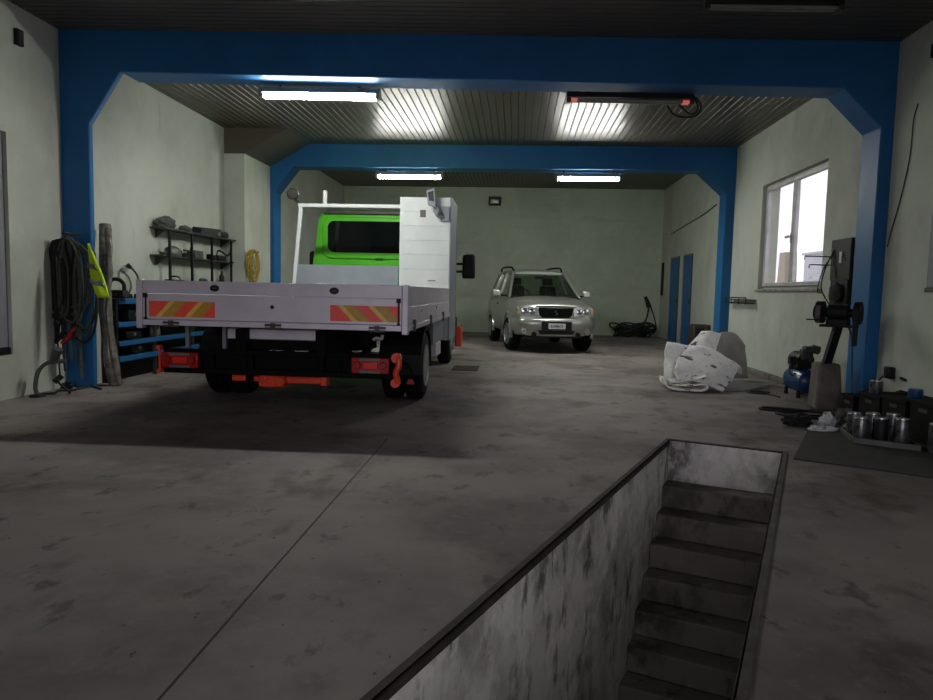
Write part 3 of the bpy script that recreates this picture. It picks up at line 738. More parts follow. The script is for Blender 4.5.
for sx in (-1,1):
    for ya, yb, yc, yd in ((-.86,.2,.27,-.22),(.27,1.12,1.07,.33),(1.2,1.88,1.75,1.14)):
        x0, x1 = sx*.79, sx*.592
        mesh_obj('side_window', MB().hexa([(x0-.004,ya,1.1),(x0+.004,ya,1.1),(x0+.004,yb,1.1),(x0-.004,yb,1.1)],[(x1-.004,yd,1.615),(x1+.004,yd,1.615),(x1+.004,yc,1.615),(x1-.004,yc,1.615)]), M['car_glass'], car)
    # roof rail on feet
    mb = MB().tube(spline([(sx*.545,-.12,1.67),(sx*.55,0,1.735),(sx*.56,.2,1.76),(sx*.57,.8,1.775),(sx*.56,1.4,1.765),(sx*.545,1.6,1.7)],6),.022,8)
    mesh_obj('roof_rail', mb, M['black'], car)
    mi = mesh_obj('mirror', MB().hexa([(sx*.99-.09,-.72,1.1),(sx*.99+.09,-.72,1.1),(sx*.99+.09,-.6,1.1),(sx*.99-.09,-.6,1.1)],[(sx*.99-.09,-.7,1.26),(sx*.99+.08,-.7,1.26),(sx*.99+.08,-.6,1.26),(sx*.99-.09,-.6,1.26)]), M['silver'], car, bevel=.04, seg=3)
    mesh_obj('mirror_arm', MB().bar((sx*.78,-.66,1.12),(sx*.95,-.66,1.14),.06,.04), M['black'], mi)
    mesh_obj('door_handle', MB().box(sx*.853-.01,sx*.853+.014,.05,.17,.93,.96), M['black'], lower, bevel=.004)
    # lamps
    x0, x1 = (.35,.77) if sx > 0 else (-.77,-.35)
    mb = MB().hexa([(x0,-2.045 if sx>0 else -1.99,.735),(x1,-1.99 if sx>0 else -2.045,.735),(x1,-1.8,.745),(x0,-1.8,.735)],[(x0,-2.02 if sx>0 else -1.93,.92),(x1,-1.93 if sx>0 else -2.02,.92),(x1,-1.75,.925),(x0,-1.75,.92)])
    hl = mesh_obj('headlight', mb, M['clear'], lower, bevel=.012)
    for q, rr_ in ((.13,.06),(.265,.065)):
        xx = x0+q if sx > 0 else x1-q
        mesh_obj('reflector', MB().lathe([(-.012,0),(-.012,rr_*.5),(-.004,rr_),(.01,rr_),(.01,0)],(xx,-2.035+.13*(q if sx>0 else q),.825),'y',18), M['chrome'], hl)
    xo = x1 if sx > 0 else x0
    mesh_obj('indicator', MB().box(min(xo,xo-sx*.045),max(xo,xo-sx*.045),-2.0,-1.9,.765,.9), M['amber'], hl, bevel=.01)
# grille with chrome top bar and oval emblem
gp = [(-.36,.90),(.36,.90),(.33,.76),(.27,.705),(-.27,.705),(-.33,.76)]
gr = mesh_obj('grille', MB().prism(gp,'y',-2.02,-1.9), M['chassis'], lower, bevel=.012)
mb = MB()
for k in range(4): mb.box(-.3,.3,-2.03,-2.015,.735+k*.04,.743+k*.04)
mesh_obj('grille_bar', mb, M['black'], gr)
mesh_obj('chrome_bar', MB().tube(spline([(-.40,-1.99,.915),(-.2,-2.02,.925),(0,-2.03,.928),(.2,-2.02,.925),(.40,-1.99,.915)],5),.022,8), M['chrome'], gr)
mb = MB().bar((-.035,-2.036,.835),(.02,-2.036,.80),.012,.016,(0,1,0)).bar((.035,-2.036,.785),(-.02,-2.036,.82),.012,.016,(0,1,0)).bar((-.035,-2.036,.835),(.01,-2.036,.855),.012,.014,(0,1,0)).bar((.035,-2.036,.785),(-.01,-2.036,.765),.012,.014,(0,1,0))
mesh_obj('emblem', mb, M['chrome'], gr)
# bumper
def bring(x, s=1):
    q = abs(x)/.855; y = -2.13 + .10*q**2+.22*q**7; e = .11*q**6
    return [(x,y+.04,.70),(x,y,.66),(x,y-.0,.56),(x,y+.02,.50),(x,y+.03,.42+e),(x,y+.09,.345+e),(x,y+.3,.345+e),(x,y+.3,.70)]
bu = mesh_obj('bumper', loft([bring(-.855+i*.1425) for i in range(13)], MB()), M['silver'], car, smooth=50)
mesh_obj('plate_recess', MB().box(-.3,.3,-2.14,-2.1,.475,.64), M['black'], bu, bevel=.01)
npl = mesh_obj('number_plate', MB().box(-.17,.17,-2.152,-2.138,.49,.60), M['white'], bu, bevel=.004)
tc_ = bpy.data.curves.new('plate_text','FONT'); tc_.body = 'E198672'; tc_.size = .088; tc_.align_x = 'CENTER'; tc_.align_y = 'CENTER'; tc_.extrude = .001
to = bpy.data.objects.new('plate_text', tc_); C.objects.link(to)
dg = bpy.context.evaluated_depsgraph_get()
tm = bpy.data.meshes.new_from_object(to.evaluated_get(dg)); bpy.data.objects.remove(to)
tm.transform(Matrix.Translation((0,-2.1535,.546)) @ Matrix.Rotation(PI/2,4,'X') @ Matrix.Diagonal((.8,1,1,1)))
tm.materials.clear(); tm.materials.append(M['black'])
to = bpy.data.objects.new('plate_text', tm); C.objects.link(to); to.parent = npl
mesh_obj('air_intake', MB().prism([(-.37,.46),(.37,.46),(.33,.385),(-.33,.385)],'y',-2.125,-2.05), M['black'], bu, bevel=.01)
for sx in (-1,1):
    mesh_obj('fog_lamp', MB().lathe([(-.02,0),(-.02,.05),(0,.062),(.04,.062),(.04,0)],(sx*.64,-2.05,.43),'y',20), M['clear'], bu)
    mesh_obj('tow_hook_hole', MB().lathe([(-.012,0),(-.012,.05),(.03,.05),(.03,0)],(sx*.44,-2.085,.375),'y',16), M['black'], bu)
mesh_obj('skid_plate', MB().box(-.6,.6,-1.95,-1.5,.3,.36), M['black'], car, bevel=.01)
mesh_obj('rear_bumper', MB().box(-.8,.8,1.9,2.1,.4,.68), M['silver'], car, bevel=.04)
# seats and dashboard show through the glass
for sx in (-1,1):
    se = mesh_obj('seat', MB().box(sx*.37-.22,sx*.37+.22,-.1,.4,.7,.9).hexa([(sx*.37-.22,.33,.85),(sx*.37+.22,.33,.85),(sx*.37+.22,.47,.85),(sx*.37-.22,.47,.85)],[(sx*.37-.18,.45,1.35),(sx*.37+.18,.45,1.35),(sx*.37+.18,.56,1.35),(sx*.37-.18,.56,1.35)]), M['cloth'], car, bevel=.04)
    mesh_obj('headrest', MB().box(sx*.37-.12,sx*.37+.12,.48,.57,1.37,1.53), M['cloth'], se, bevel=.03)
mesh_obj('dashboard', MB().box(-.72,.72,-.85,-.4,.85,1.12), M['cloth'], car, bevel=.04)
mesh_obj('rear_view_mirror', MB().box(-.1,.1,-.32,-.29,1.5,1.56), M['black'], ws, bevel=.008)
mesh_obj('steering_wheel', MB().torus((-.37,-.28,1.1),.18,.014,'y',24,6), M['black'], car)
# wheels with five-spoke alloy rims
def alloy(wh, xo, y, sg, rad):
    R0 = rad*.63
    mesh_obj('spoke_gap_disc', MB().lathe([(-sg*.06,R0*.99),(-sg*.062,0)],(xo,y,rad),'x',28), M['chassis'], wh)  # black disc added so the gaps between the spokes look shaded
    mb = MB().lathe([(sg*.004,R0),(sg*.01,R0*.95),(-sg*.02,R0*.86),(-sg*.058,R0*.86),(-sg*.058,R0)],(xo,y,rad),'x',32)
    mb.f = mb.f[:-2]; mb.mi = mb.mi[:-2]
    mb.lathe([(-sg*.06,0),(-sg*.06,R0*.22),(sg*.0,R0*.2),(sg*.004,0)],(xo,y,rad),'x',16)
    for k in range(5):
        a = 2*PI*k/5+.3; ca, sa = math.cos(a), math.sin(a)
        mb.bar((xo-sg*.01,y+ca*R0*.15,rad+sa*R0*.15),(xo-sg*.012,y+ca*R0*.93,rad+sa*R0*.93),.055,.03,(1,0,0))
    mesh_obj('rim', mb, M['rim'], wh)
for y in (-1.25,1.23):
    for sg in (-1,1):
        xo = sg*.85; wh = wheel(xo,y,sg,.35,.215,car,M['rim']); alloy(wh, xo,y,sg,.35)
        if y < 0:   # the front wheels are turned a little
            c = Vector((sg*.76,y,0)); wh.rotation_euler.z = R(8); wh.location = c - Matrix.Rotation(R(8),3,'Z') @ c
# ------------------------------------------------------------------ lamps in place
lamp('lit fluorescent lamp under the near blue beam, above the truck', -2.96,-1.58,7.98,3.41,True,-.02)
d = lamp('unlit dark lamp with red glowing tube ends under the near blue beam', .495,1.87,7.98,3.365,False,-.02,True)
mesh_obj('loose_cable', (lambda m: (setattr(m,'M',Matrix.Translation((.02,.1,-.015))), m)[1])(MB()).tube(spline([(1.56,7.85,3.28),(1.62,7.79,3.17),(1.75,7.77,3.13),(1.88,7.8,3.17),(1.92,7.83,3.27),(1.86,7.85,3.36),(1.78,7.87,3.385)],6),.011,6).tube(spline([(1.69,7.85,3.28),(1.80,7.78,3.17),(1.88,7.81,3.21),(1.88,7.85,3.31),(1.82,7.87,3.38)],6),.011,6), M['cable'], d)
lamp('left lit fluorescent lamp under the far blue beam, above the truck cab', -2.66,-1.40,13.1,3.33,True)
lamp('right lit fluorescent lamp under the far blue beam, above the car', .66,1.85,13.1,3.33,True)
for o in list(C.objects):
    if o.name.startswith('fluorescent_lamp'):
        near = o.location.y < 10
        for dx in (-.45,.45):
            x, yb = o.location.x+dx, o.location.y
            top = 3.4235-.018*(x+.02) if near else 3.419
            z = o.location.z+.04-(.01*(1+dx/.65) if near else 0)
            if top > z: mesh_obj('bracket', MB().box(x-.02,x+.02,yb-.02,yb+.02,z,top), M['lamp_dark'], o)
lamp('unlit grey lamp on the front ceiling at the top edge of the photo', 1.60,2.80,6.62,3.818,False,-.02)

# ------------------------------------------------------------------ left side
# bundle of straps and hoses hung on the near left column
def SB():
    m = MB(); m.M = Matrix.Translation((0,-.1,0)); return m
tb = thing('strap_bundle', 'dark hanging bundle of straps and cables on the near left blue column', 'straps', (-4.95,7.5,.15))
random.seed(3)
M['strap_a'] = pm('grey green webbing', '4b5148', '3a3f37', scale=30, rough=.85)
M['strap_b'] = pm('black webbing', '171918', '101211', scale=30, rough=.85)
mb = SB()
for k in range(22):
    xa = -5.13 + .38*random.random(); sp = .05+.12*random.random(); zt = 1.66+.06*random.random()-abs(xa+4.93)*.35
    zl = .55+.45*random.random(); y = 7.60-.085*random.random()
    if y > 7.57: y = 7.57
    q_ = spline([(xa-sp*.9,y,zl),(xa-sp,y-.01,zl+.5),(xa-sp*.6,y-.03,zt-.12),(-4.93+(xa+4.93)*.4,y-.03,zt),(xa+sp*.6,y-.03,zt-.12),(xa+sp,y-.02,zl+.5),(xa+sp*.8,y-.01,zl+.1),(xa+sp*.1,y-.01,zl-.07),(xa-sp*.7,y-.01,zl-.02)],5)
    mb.mat(k % 2).tube([(max(p.x,-5.095+.01*math.sin(k*2.1)),p.y,p.z) for p in q_],.014,7)
mesh_obj('coils', mb, [M['strap_a'],M['strap_b']], tb)
for xa, z0, xb in ((-5.09,.14,-5.07),(-5.07,.55,-5.05),(-5.03,.2,-5.02),(-4.95,.32,-4.97),(-4.86,.28,-4.9),(-4.83,.12,-4.86)):
    mesh_obj('strap_end', SB().tube(spline([(xb,7.56,1.4),((xa+xb)/2,7.545,1.0),(xa,7.56,.6),(xa+.01,7.57,z0)],5),.006,w=.03), M['strap_a'], tb)
mesh_obj('ratchet', SB().bar((-5.03,7.55,.52),(-4.9,7.55,.62),.05,.035).bar((-4.95,7.54,.6),(-4.87,7.55,.7),.03,.03), M['red_lens'], tb)['label'] = 'red ratchet handle'
mesh_obj('hook', SB().cyl((-4.93,7.47,1.735),(-4.93,7.74,1.735),.014,n=10), M['lamp_dark'], tb)
# hi-vis vest
M['hivis'] = pm('fluorescent yellow cloth', 'b9d81e', 'a6c51a', scale=10, rough=.8, bump=.4, bscale=14)
M['hivis_band'] = pm('grey reflective band', '6f746f', '5d625d', scale=20, rough=.4)
def VB():
    m = MB(); m.M = Matrix.Translation((.063,-.11,0)); return m
tv = thing('safety_vest', 'fluorescent yellow safety vest hung beside the strap bundle', 'vest', (-4.57,7.36,1.04))
def vq(u, z, dy=0):
    k = (1.62-z)/.58
    return (-4.72+.06*k+.05*k*k+u*(.04+.10*k), 7.45+dy+.02*math.sin(9*z+u*4), z)
g = [[vq(u,z) for u in (0,.35,.7,1)] for z in (1.62,1.48,1.3,1.16,1.04)]
o = mesh_obj('cloth', VB().sheet(g,4), M['hivis'], tv); sm = o.modifiers.new('s','SOLIDIFY'); sm.thickness = .03
for z in (1.39,1.215):
    g = [[vq(u,z+dz-.03*u,-.03) for u in (-.03,.35,.7,1.03)] for dz in (.028,-.028)]
    o = mesh_obj('reflective_band', VB().sheet(g,4), M['hivis_band'], tv); sm = o.modifiers.new('s','SOLIDIFY'); sm.thickness = .012
# roll of plastic sheet
M['plastic'] = pm('crumpled clear plastic', '55524a', '7d7a6e', scale=14, rough=.2, bump=.8, bscale=10)
mb = MB(); pts = [(-4.66,7.86,.012),(-4.70,7.84,.3),(-4.76,7.84,.9),(-4.77,7.88,1.4),(-4.80,7.93,1.88)]
mb.tube(spline(pts,6),.07,14)
mb.tube(spline([(p[0]+.055,p[1]-.03,p[2]+.01 if i < 4 else p[2]-.05) for i,p in enumerate(pts)],6),.04,12)
mb.v = [(x+.022*mnoise.noise(Vector((x*9,y*9,z*5))), y+.022*mnoise.noise(Vector((x*9+7,y*9,z*5))), max(.003,z)) for x,y,z in mb.v]
single('plastic_roll', mb, M['plastic'], 'tall crumpled roll of clear plastic leaning behind the near left column', 'plastic roll')
# blue shelf bench
wb = thing('workbench', 'blue steel shelf bench with black end panel along the left wall', 'bench', (-4.7,9.9,0))
BX0, BX1, BY0, BY1 = -4.94, -4.74, 8.05, 11.4
mesh_obj('end_panel', MB().box(BX0,BX1-.01,BY0,BY0+.04,.0,1.015), M['black'], wb, bevel=.006)
for z in (.40,.74): mesh_obj('end_bolt', MB().cyl((-4.8,BY0-.014,z+.1),(-4.8,BY0+.005,z+.1),.03,n=16), M['lamp_dark'], wb)
for z, h in ((.983,.07),(.70,.06),(.47,.06),(.28,.065)):
    mesh_obj('front_rail', MB().box(BX1-.04,BX1,BY0+.04,BY1,z-h/2,z+h/2), M['blue'], wb, bevel=.006)
    mesh_obj('shelf_board', MB().box(BX0,BX1-.04,BY0+.04,BY1,z-.01,z+.02 if z < .9 else z+.035), M['lamp_dark'], wb)
for y in (9.0,10.1,11.36): mesh_obj('upright', MB().box(BX1-.08,BX1-.04,y,y+.04,0,.97), M['lamp_dark'], wb)
mesh_obj('back_panel', MB().box(BX0,BX0+.01,BY0+.04,BY1,.0,1.0), M['black'], wb)
# things on the bench shelves
M['tin'] = pm('bright tin', 'b9bcba', 'a3a6a4', scale=20, rough=.25, metal=.7)
def can(name, label, x, y, z, r, h, mat, cat='can', group=None, lid=None):
    t = thing(name, label, cat, (x,y,z), group=group)
    mesh_obj('can_body', MB().lathe([(0,0),(0,r*.96),(.006,r),(h*.97,r),(h,r*.95),(h,0)],(x,y,z),'z',24), mat, t)
    mesh_obj('lid', MB().lathe([(h-.004,r*.94),(h+.008,r*.9),(h+.008,0)],(x,y,z),'z',24), lid or M['tin'], t)
    return t
can('tin', 'first bright tin on the bench shelf under the tailgate corner', -4.86,9.09,.506,.042,.13,M['tin'])
can('tin', 'second bright tin on the bench shelf under the tailgate corner', -4.86,9.20,.506,.042,.12,M['tin'])
for i, (y, z, s, lb) in enumerate(((8.5,.507,.07,'dark toolbox on the upper bench shelf near the end panel'),(8.62,.317,.08,'dark toolbox on the lowest bench shelf near the end panel'),(8.55,.737,.09,'dark toolbox on the top inner shelf of the bench'))):
    t = thing('toolbox', lb, 'toolbox', (-4.7,y,z))
    mesh_obj('case', MB().box(-4.925,-4.80,y-.14,y+.2,z,z+s*1.4), M['black'], t, bevel=.01)
    mesh_obj('clasp', MB().box(-4.802,-4.79,y-.0,y+.05,z+s*.6,z+s*1.1), M['tin'], t)
single('grinding_disc', MB().lathe([(0,0),(0,.045),(.02,.05),(.03,.045),(.03,0)],(-4.86,9.15,.325),'z',24), M['grey_lens'], 'small grey disc lying on the lowest bench shelf', 'disc')
# carry case with a big handle opening
def CC():
    m = MB(); m.M = Matrix.Translation((.035,-.17,0)); return m
t = thing('carry_case', 'black carry case with a large handle opening standing on the bench end', 'case', (-4.80,8.15,1.022))
mesh_obj('handle', CC().tube(spline([(-4.925,8.32,1.1),(-4.925,8.32,1.19),(-4.88,8.32,1.245),(-4.8,8.32,1.24),(-4.745,8.32,1.19),(-4.74,8.32,1.1)],5),.024,8), M['black'], t)
mesh_obj('case', CC().hexa([(-4.945,8.24,1.022),(-4.70,8.24,1.022),(-4.70,8.4,1.022),(-4.945,8.4,1.022)],[(-4.945,8.26,1.12),(-4.72,8.26,1.12),(-4.72,8.38,1.12),(-4.945,8.38,1.12)]), M['black'], t, bevel=.015)
mesh_obj('badge', CC().box(-4.86,-4.80,8.236,8.25,1.05,1.08), M['lamp_dark'], t)
# two gooseneck oil cans / lamps
for i, (pts, lb, r) in enumerate((
    ([(-4.80,8.62,1.06),(-4.78,8.62,1.18),(-4.80,8.62,1.30),(-4.86,8.62,1.38),(-4.91,8.62,1.42)],'dark gooseneck work light bent over the bench, nearer the truck',.013),
    ([(-4.82,8.45,1.06),(-4.79,8.45,1.16),(-4.81,8.45,1.26),(-4.86,8.45,1.32),(-4.90,8.45,1.36)],'grey gooseneck work light bent over the bench, beside the carry case',.011))):
    t = thing('gooseneck_light', lb, 'work light', (pts[0][0],pts[0][1],1.022))
    mesh_obj('neck', MB().tube(spline(pts,6),r,8), M['lamp_dark'] if i == 0 else M['grey_lens'], t)
    mesh_obj('base', MB().cyl((pts[0][0],pts[0][1],1.021),(pts[0][0],pts[0][1],1.07),.05,.04), M['black'], t)
    a, b = Vector(pts[-1]), Vector(pts[-2])
    mesh_obj('light_head', MB().cyl(b.lerp(a,.4),a+(a-b)*.35,.022,.03,n=14), M['black'] if i == 0 else M['grey_lens'], t)
# shelf rack above the bench
sr = thing('tool_shelf', 'dark wall shelf of three boards joined by uprights above the left bench', 'shelf', (-4.85,10.4,1.1))
for y in (9.37,10.03,10.71,11.45):
    mesh_obj('upright', MB().box(-4.765,-4.735,y-.015,y+.015,1.1,1.945), M['black'], sr)
for y0, y1, z in ((9.2,11.62,1.97),(9.2,11.62,1.60),(9.25,11.55,1.20)):
    mb = MB().box(-4.945,-4.768 if z < 1.9 else -4.73,y0,y1,z-.02,z)
    for y in (y0+.15,y1-.15): mb.prism([(-4.945,z-.02),(-4.78,z-.02),(-4.945,z-.14)],'y',y,y+.015)
    mesh_obj('board', mb, M['lamp_dark'], sr)
def SH():
    m = MB(); m.M = Matrix.Translation((-4.86,.17,0)) @ Matrix.Diagonal((.5,1,1,1)) @ Matrix.Translation((4.75,0,0)); return m
M['grey_cloth'] = pm('grey canvas', '50534c', '43463f', scale=8, rough=.9, bump=.5, bscale=12)
single('canvas_sack', SH().blob((-4.75,9.32,2.045),(.13,.24,.085),2,.3,2,4,1.972), M['grey_cloth'], 'grey canvas sack on the near end of the top rack shelf', 'sack')
t = thing('flat_case', 'black flat case on the far part of the top rack shelf', 'case', (-4.76,10.40,1.97))
mesh_obj('case', SH().hexa([(-4.92,10.2,1.972),(-4.59,10.2,1.972),(-4.59,11.0,1.972),(-4.92,11.0,1.972)],[(-4.92,10.3,2.09),(-4.62,10.3,2.06),(-4.6,10.98,2.1),(-4.92,10.98,2.12)]), M['black'], t, bevel=.012)
mesh_obj('clasp', SH().box(-4.6,-4.588,10.85,10.92,2.0,2.05), M['tin'], t)
single('folded_tarp', SH().blob((-4.76,9.90,2.01),(.12,.17,.05),5,.25,2,4,1.972), M['strap_a'], 'dark folded tarp in the middle of the top rack shelf', 'tarp')
t = thing('hand_drill', 'dark hand tool at the far end of the top rack shelf', 'drill', (-4.7,11.05,1.97))
mesh_obj('motor_body', SH().cyl((-4.68,11.04,2.03),(-4.68,11.3,2.03),.055,n=16), M['black'], t, bevel=.01)
mesh_obj('grip', SH().bar((-4.68,11.12,2.0),(-4.8,11.1,1.99),.05,.035), M['black'], t, bevel=.008)
M['dull'] = pm('dull grey metal', '5a5d58', '484b46', scale=8, rough=.5, metal=.4)
mb = SH().lathe([(0,0),(0,.23),(.03,.24),(.1,.19),(.135,.08),(.14,0)],(-4.76,9.42,1.602),'z',28)
mb.v = [(-4.76+(x+4.76)*.55,y,z) for x,y,z in mb.v]
single('metal_cover', mb, M['dull'], 'grey domed metal cover on the middle rack shelf', 'cover')
t = thing('clamp', 'dark screw clamp beside the domed cover on the middle shelf', 'clamp', (-4.7,9.67,1.6))
mesh_obj('clamp_frame', SH().bar((-4.7,9.7,1.63),(-4.7,9.98,1.63),.03,.05).bar((-4.7,9.97,1.61),(-4.68,9.99,1.75),.03,.04).bar((-4.7,9.71,1.61),(-4.7,9.7,1.69),.03,.03), M['black'], t)
mesh_obj('screw', SH().cyl((-4.69,9.76,1.7),(-4.69,10.02,1.7),.012,n=10), M['lamp_dark'], t)
t = thing('storage_box', 'grey box on the middle rack shelf', 'box', (-4.72,10.05,1.6))
mesh_obj('box_body', SH().box(-4.85,-4.6,10.03,10.32,1.602,1.70), M['dull'], t, bevel=.008)
mesh_obj('box_lid', SH().box(-4.855,-4.595,10.025,10.325,1.70,1.715), M['dull'], t, bevel=.004)
single('pipe_coupling', SH().cyl((-4.75,10.62,1.646),(-4.6,10.62,1.646),.043), M['black'], 'thicker short black pipe piece on the middle rack shelf', 'pipe')
single('pipe_coupling', SH().cyl((-4.75,10.75,1.641),(-4.6,10.75,1.641),.038), M['black'], 'thinner short black pipe piece on the middle rack shelf', 'pipe')
t = thing('jig_saw', 'dark power tool with a raised handle at the far end of the middle shelf', 'power tool', (-4.7,10.95,1.6))
mesh_obj('tool_body', SH().box(-4.76,-4.63,10.88,11.22,1.602,1.69), M['black'], t, bevel=.02)
mesh_obj('handle', SH().tube(spline([(-4.69,10.9,1.68),(-4.69,10.95,1.76),(-4.69,11.1,1.75),(-4.69,11.3,1.7),(-4.69,11.42,1.74),(-4.69,11.47,1.82)],5),.018,8), M['black'], t)
t = thing('storage_case', 'small black case with a handle on the lowest rack shelf', 'case', (-4.7,9.35,1.2))
mesh_obj('case', SH().box(-4.82,-4.62,9.32,9.72,1.202,1.27), M['black'], t, bevel=.01)
mesh_obj('handle', SH().tube(spline([(-4.7,9.36,1.26),(-4.7,9.4,1.31),(-4.7,9.6,1.31),(-4.7,9.68,1.26)],5),.012,8), M['black'], t)
M['blue_plastic'] = pm('blue plastic', '3d78b8', '336aa6', rough=.4)
t = thing('spray_bottle', 'small blue and grey bottle lying on the lowest rack shelf', 'bottle', (-4.68,10.25,1.2))
mesh_obj('bottle_body', SH().lathe([(0,0),(0,.045),(.01,.05),(.14,.05),(.17,.02),(.19,.02),(.19,0)],(-4.68,10.28,1.255),'y',18), M['grey_cloth'], t)
mesh_obj('cap', SH().lathe([(.17,0),(.17,.04),(.23,.04),(.23,0)],(-4.68,10.28,1.255),'y',18), M['blue_plastic'], t)
t = thing('oil_bottle', 'dark upright bottle at the far end of the lowest rack shelf', 'bottle', (-4.66,10.90,1.2))
mesh_obj('bottle_body', SH().lathe([(0,0),(0,.06),(.01,.065),(.15,.065),(.19,.03),(.21,.028),(.21,0)],(-4.66,11.05,1.202),'z',18), M['black'], t)
mesh_obj('cap', SH().lathe([(.2,0),(.2,.034),(.235,.034),(.235,0)],(-4.66,11.05,1.202),'z',18), M['lamp_dark'], t)
# coil of yellow hose on the pillar wall
M['yellow'] = pm('yellow hose', 'b79a33', 'a3882a', scale=12, rough=.5)
t = thing('hose_coil', 'yellow hose coil hung on the left wall before the far column', 'hose', (-4.55,11.98,1.26))
mb = MB(); random.seed(5)
for k in range(11):
    a, b = .10+.2*random.random(), .17+.13*random.random(); yc = 11.84+.05*(random.random()-.5); zc = 1.82-b; xx = -4.55+.05*random.random()
    pts = [(xx+.012*math.sin(3*i), yc+a*math.cos(2*PI*i/20), zc+b*math.sin(2*PI*i/20)) for i in range(21)]
    mb.tube(pts,.010,7)
mesh_obj('coils', mb, M['yellow'], t)
mesh_obj('tail', MB().tube(spline([(-4.55,11.9,1.62),(-4.54,11.76,1.4),(-4.54,11.72,1.25),(-4.545,11.76,1.12),(-4.55,11.9,1.08)],5),.013,7), M['yellow'], t)
mesh_obj('hook', MB().cyl((-4.598,11.98,1.78),(-4.48,11.98,1.79),.014,n=8), M['lamp_dark'], t)
# bent work lamp and cable at the foot of the near left wall
t = thing('floor_work_lamp', 'dark bent hose lamp standing at the foot of the near left wall', 'lamp', (-4.95,6.9,0))
mesh_obj('neck', MB().tube(spline([(-4.96,6.92,.02),(-5.0,6.95,.1),(-5.0,7.0,.25),(-4.92,7.02,.34),(-4.82,7.03,.36),(-4.72,7.05,.37)],6),.022,8), M['dull'], t)
mesh_obj('base', MB().lathe([(0,0),(0,.08),(.02,.07),(.025,0)],(-4.96,6.92,0),'z',20), M['black'], t)
mesh_obj('lamp_head', MB().cyl((-4.85,7.03,.37),(-4.78,7.01,.5),.035,.05,n=14), M['dull'], t)
t = thing('trailing_cable', 'black cable lying along the floor below the near left wall', 'cable', (-4.9,7.2,0))
mesh_obj('lead', MB().tube(spline([(-5.0,7.0,.014),(-4.9,7.1,.014),(-4.95,7.25,.02),(-4.85,7.35,.014),(-4.86,7.45,.014),(-4.78,7.55,.03),(-4.7,7.55,.014),(-4.62,7.5,.014)],6),.013,7).tube(spline([(-4.8,7.2,.012),(-4.74,7.12,.03),(-4.82,7.08,.12),(-4.86,7.12,.16)],5),.012,7), M['cable'], t)
mesh_obj('plug', MB().cyl((-4.9,7.11,.13),(-4.84,7.15,.2),.03,n=12), M['black'], t)
single('rag', MB().blob((-5.0,7.47,.04),(.055,.05,.045),9,.4,2.4,4,.003), M['strap_b'], 'small black rag at the foot of the near left column', 'rag')
t = thing('socket', 'small black socket high on the near left wall', 'socket', (-5.1,7.0,3.55))
mesh_obj('box', MB().box(-5.12,-5.08,6.95,7.05,3.58,3.74), M['black'], t, bevel=.006)
mesh_obj('cover', MB().box(-5.082,-5.072,6.965,7.035,3.6,3.72), M['lamp_dark'], t)
single('hanging_wire', MB().tube(spline([(-4.94,8.12,3.62),(-4.94,8.13,3.45),(-4.935,8.08,3.3),(-4.94,8.1,3.18)],6),.005,6), M['cable'], 'thin black wire hanging from the blue beam corner on the left wall', 'wire')
single('dark_box', MB().box(-5.155,-5.125,6.3,6.78,.451,.53), M['black'], 'dark box lying on the sill of the shuttered left opening', 'box', bevel=.01)

# ------------------------------------------------------------------ back wall
t = thing('floodlight', 'small black floodlight high on the back wall', 'floodlight', (-.68,20.55,3.7))
mesh_obj('housing', MB().box(-.86,-.5,20.47,20.56,3.68,3.93), M['black'], t, bevel=.02)
mesh_obj('glass', MB().box(-.8,-.56,20.462,20.475,3.74,3.84), M['tin'], t)
mesh_obj('bracket', MB().box(-.72,-.64,20.55,20.6,3.76,3.86), M['lamp_dark'], t)
t = thing('cable_heap', 'tangled heap of black cables on the floor in the far right corner', 'cables', (3.6,20.1,0))
mb = MB(); random.seed(11)
for k in range(14):
    a, b = .25+.33*random.random(), .13+.14*random.random(); cx, cy = 3.35+.2*(random.random()-.5), 20.2+.1*(random.random()-.5); z0 = .03+.03*k
    pts = [(cx+a*math.cos(2*PI*i/18+k), cy+b*math.sin(2*PI*i/18+k), max(.02,z0*.6+.10*math.sin(2*PI*i/9+k)+.06)) for i in range(19)]
    mb.tube(pts,.022,6)
mesh_obj('coils', mb, M['cable'], t)
mesh_obj('lead', MB().tube(spline([(3.55,20.3,.25),(3.75,20.45,.5),(3.82,20.5,.85),(3.78,20.53,1.0)],6),.022,6).tube(spline([(3.9,20.4,.05),(4.03,20.4,.2),(4.0,20.45,.5),(3.9,20.5,.8),(3.85,20.53,.95)],6),.018,6), M['cable'], t)
mesh_obj('plug', MB().cyl((3.84,20.53,.85),(3.72,20.54,1.15),.07,.045,n=12), M['black'], t)
single('wall_strip', MB().box(4.1,4.15,20.2,20.35,1.2,2.12), M['black'], 'black vertical strip on the far right wall corner', 'strip', bevel=.008)
single('wall_wire', MB().tube(spline([(4.135,19.4,2.85),(4.135,18.0,2.93),(4.135,16.2,3.02),(4.135,15.2,3.12)],5),.012,6), M['cable'], 'dark wire stretched along the back right wall above the doorways', 'wire')
t = thing('heater', 'dark grey box heater on the floor beside the far right column', 'heater', (3.78,14.5,0))
mesh_obj('case', MB().box(3.58,3.93,14.35,14.75,0,.63), M['lamp_dark'], t, bevel=.03)
mesh_obj('side_trim', MB().box(3.80,3.83,14.335,14.36,.03,.6), M['grey_lens'], t)
mb = MB()
for k in range(8): mb.box(3.61,3.78,14.335,14.352,.1+.06*k,.13+.06*k)
mesh_obj('grille', mb, M['black'], t)
t = thing('floor_drain', 'small dark floor drain cover right of the truck', 'drain', (-.75,10.8,0))
mesh_obj('drain_frame', MB().box(-.95,-.55,10.45,11.15,.0,.006), M['rust'], t)
mb = MB()
for k in range(8): mb.box(-.93+.048*k,-.905+.048*k,10.48,11.12,.006,.012)
mesh_obj('grate', mb, M['rust'], t)

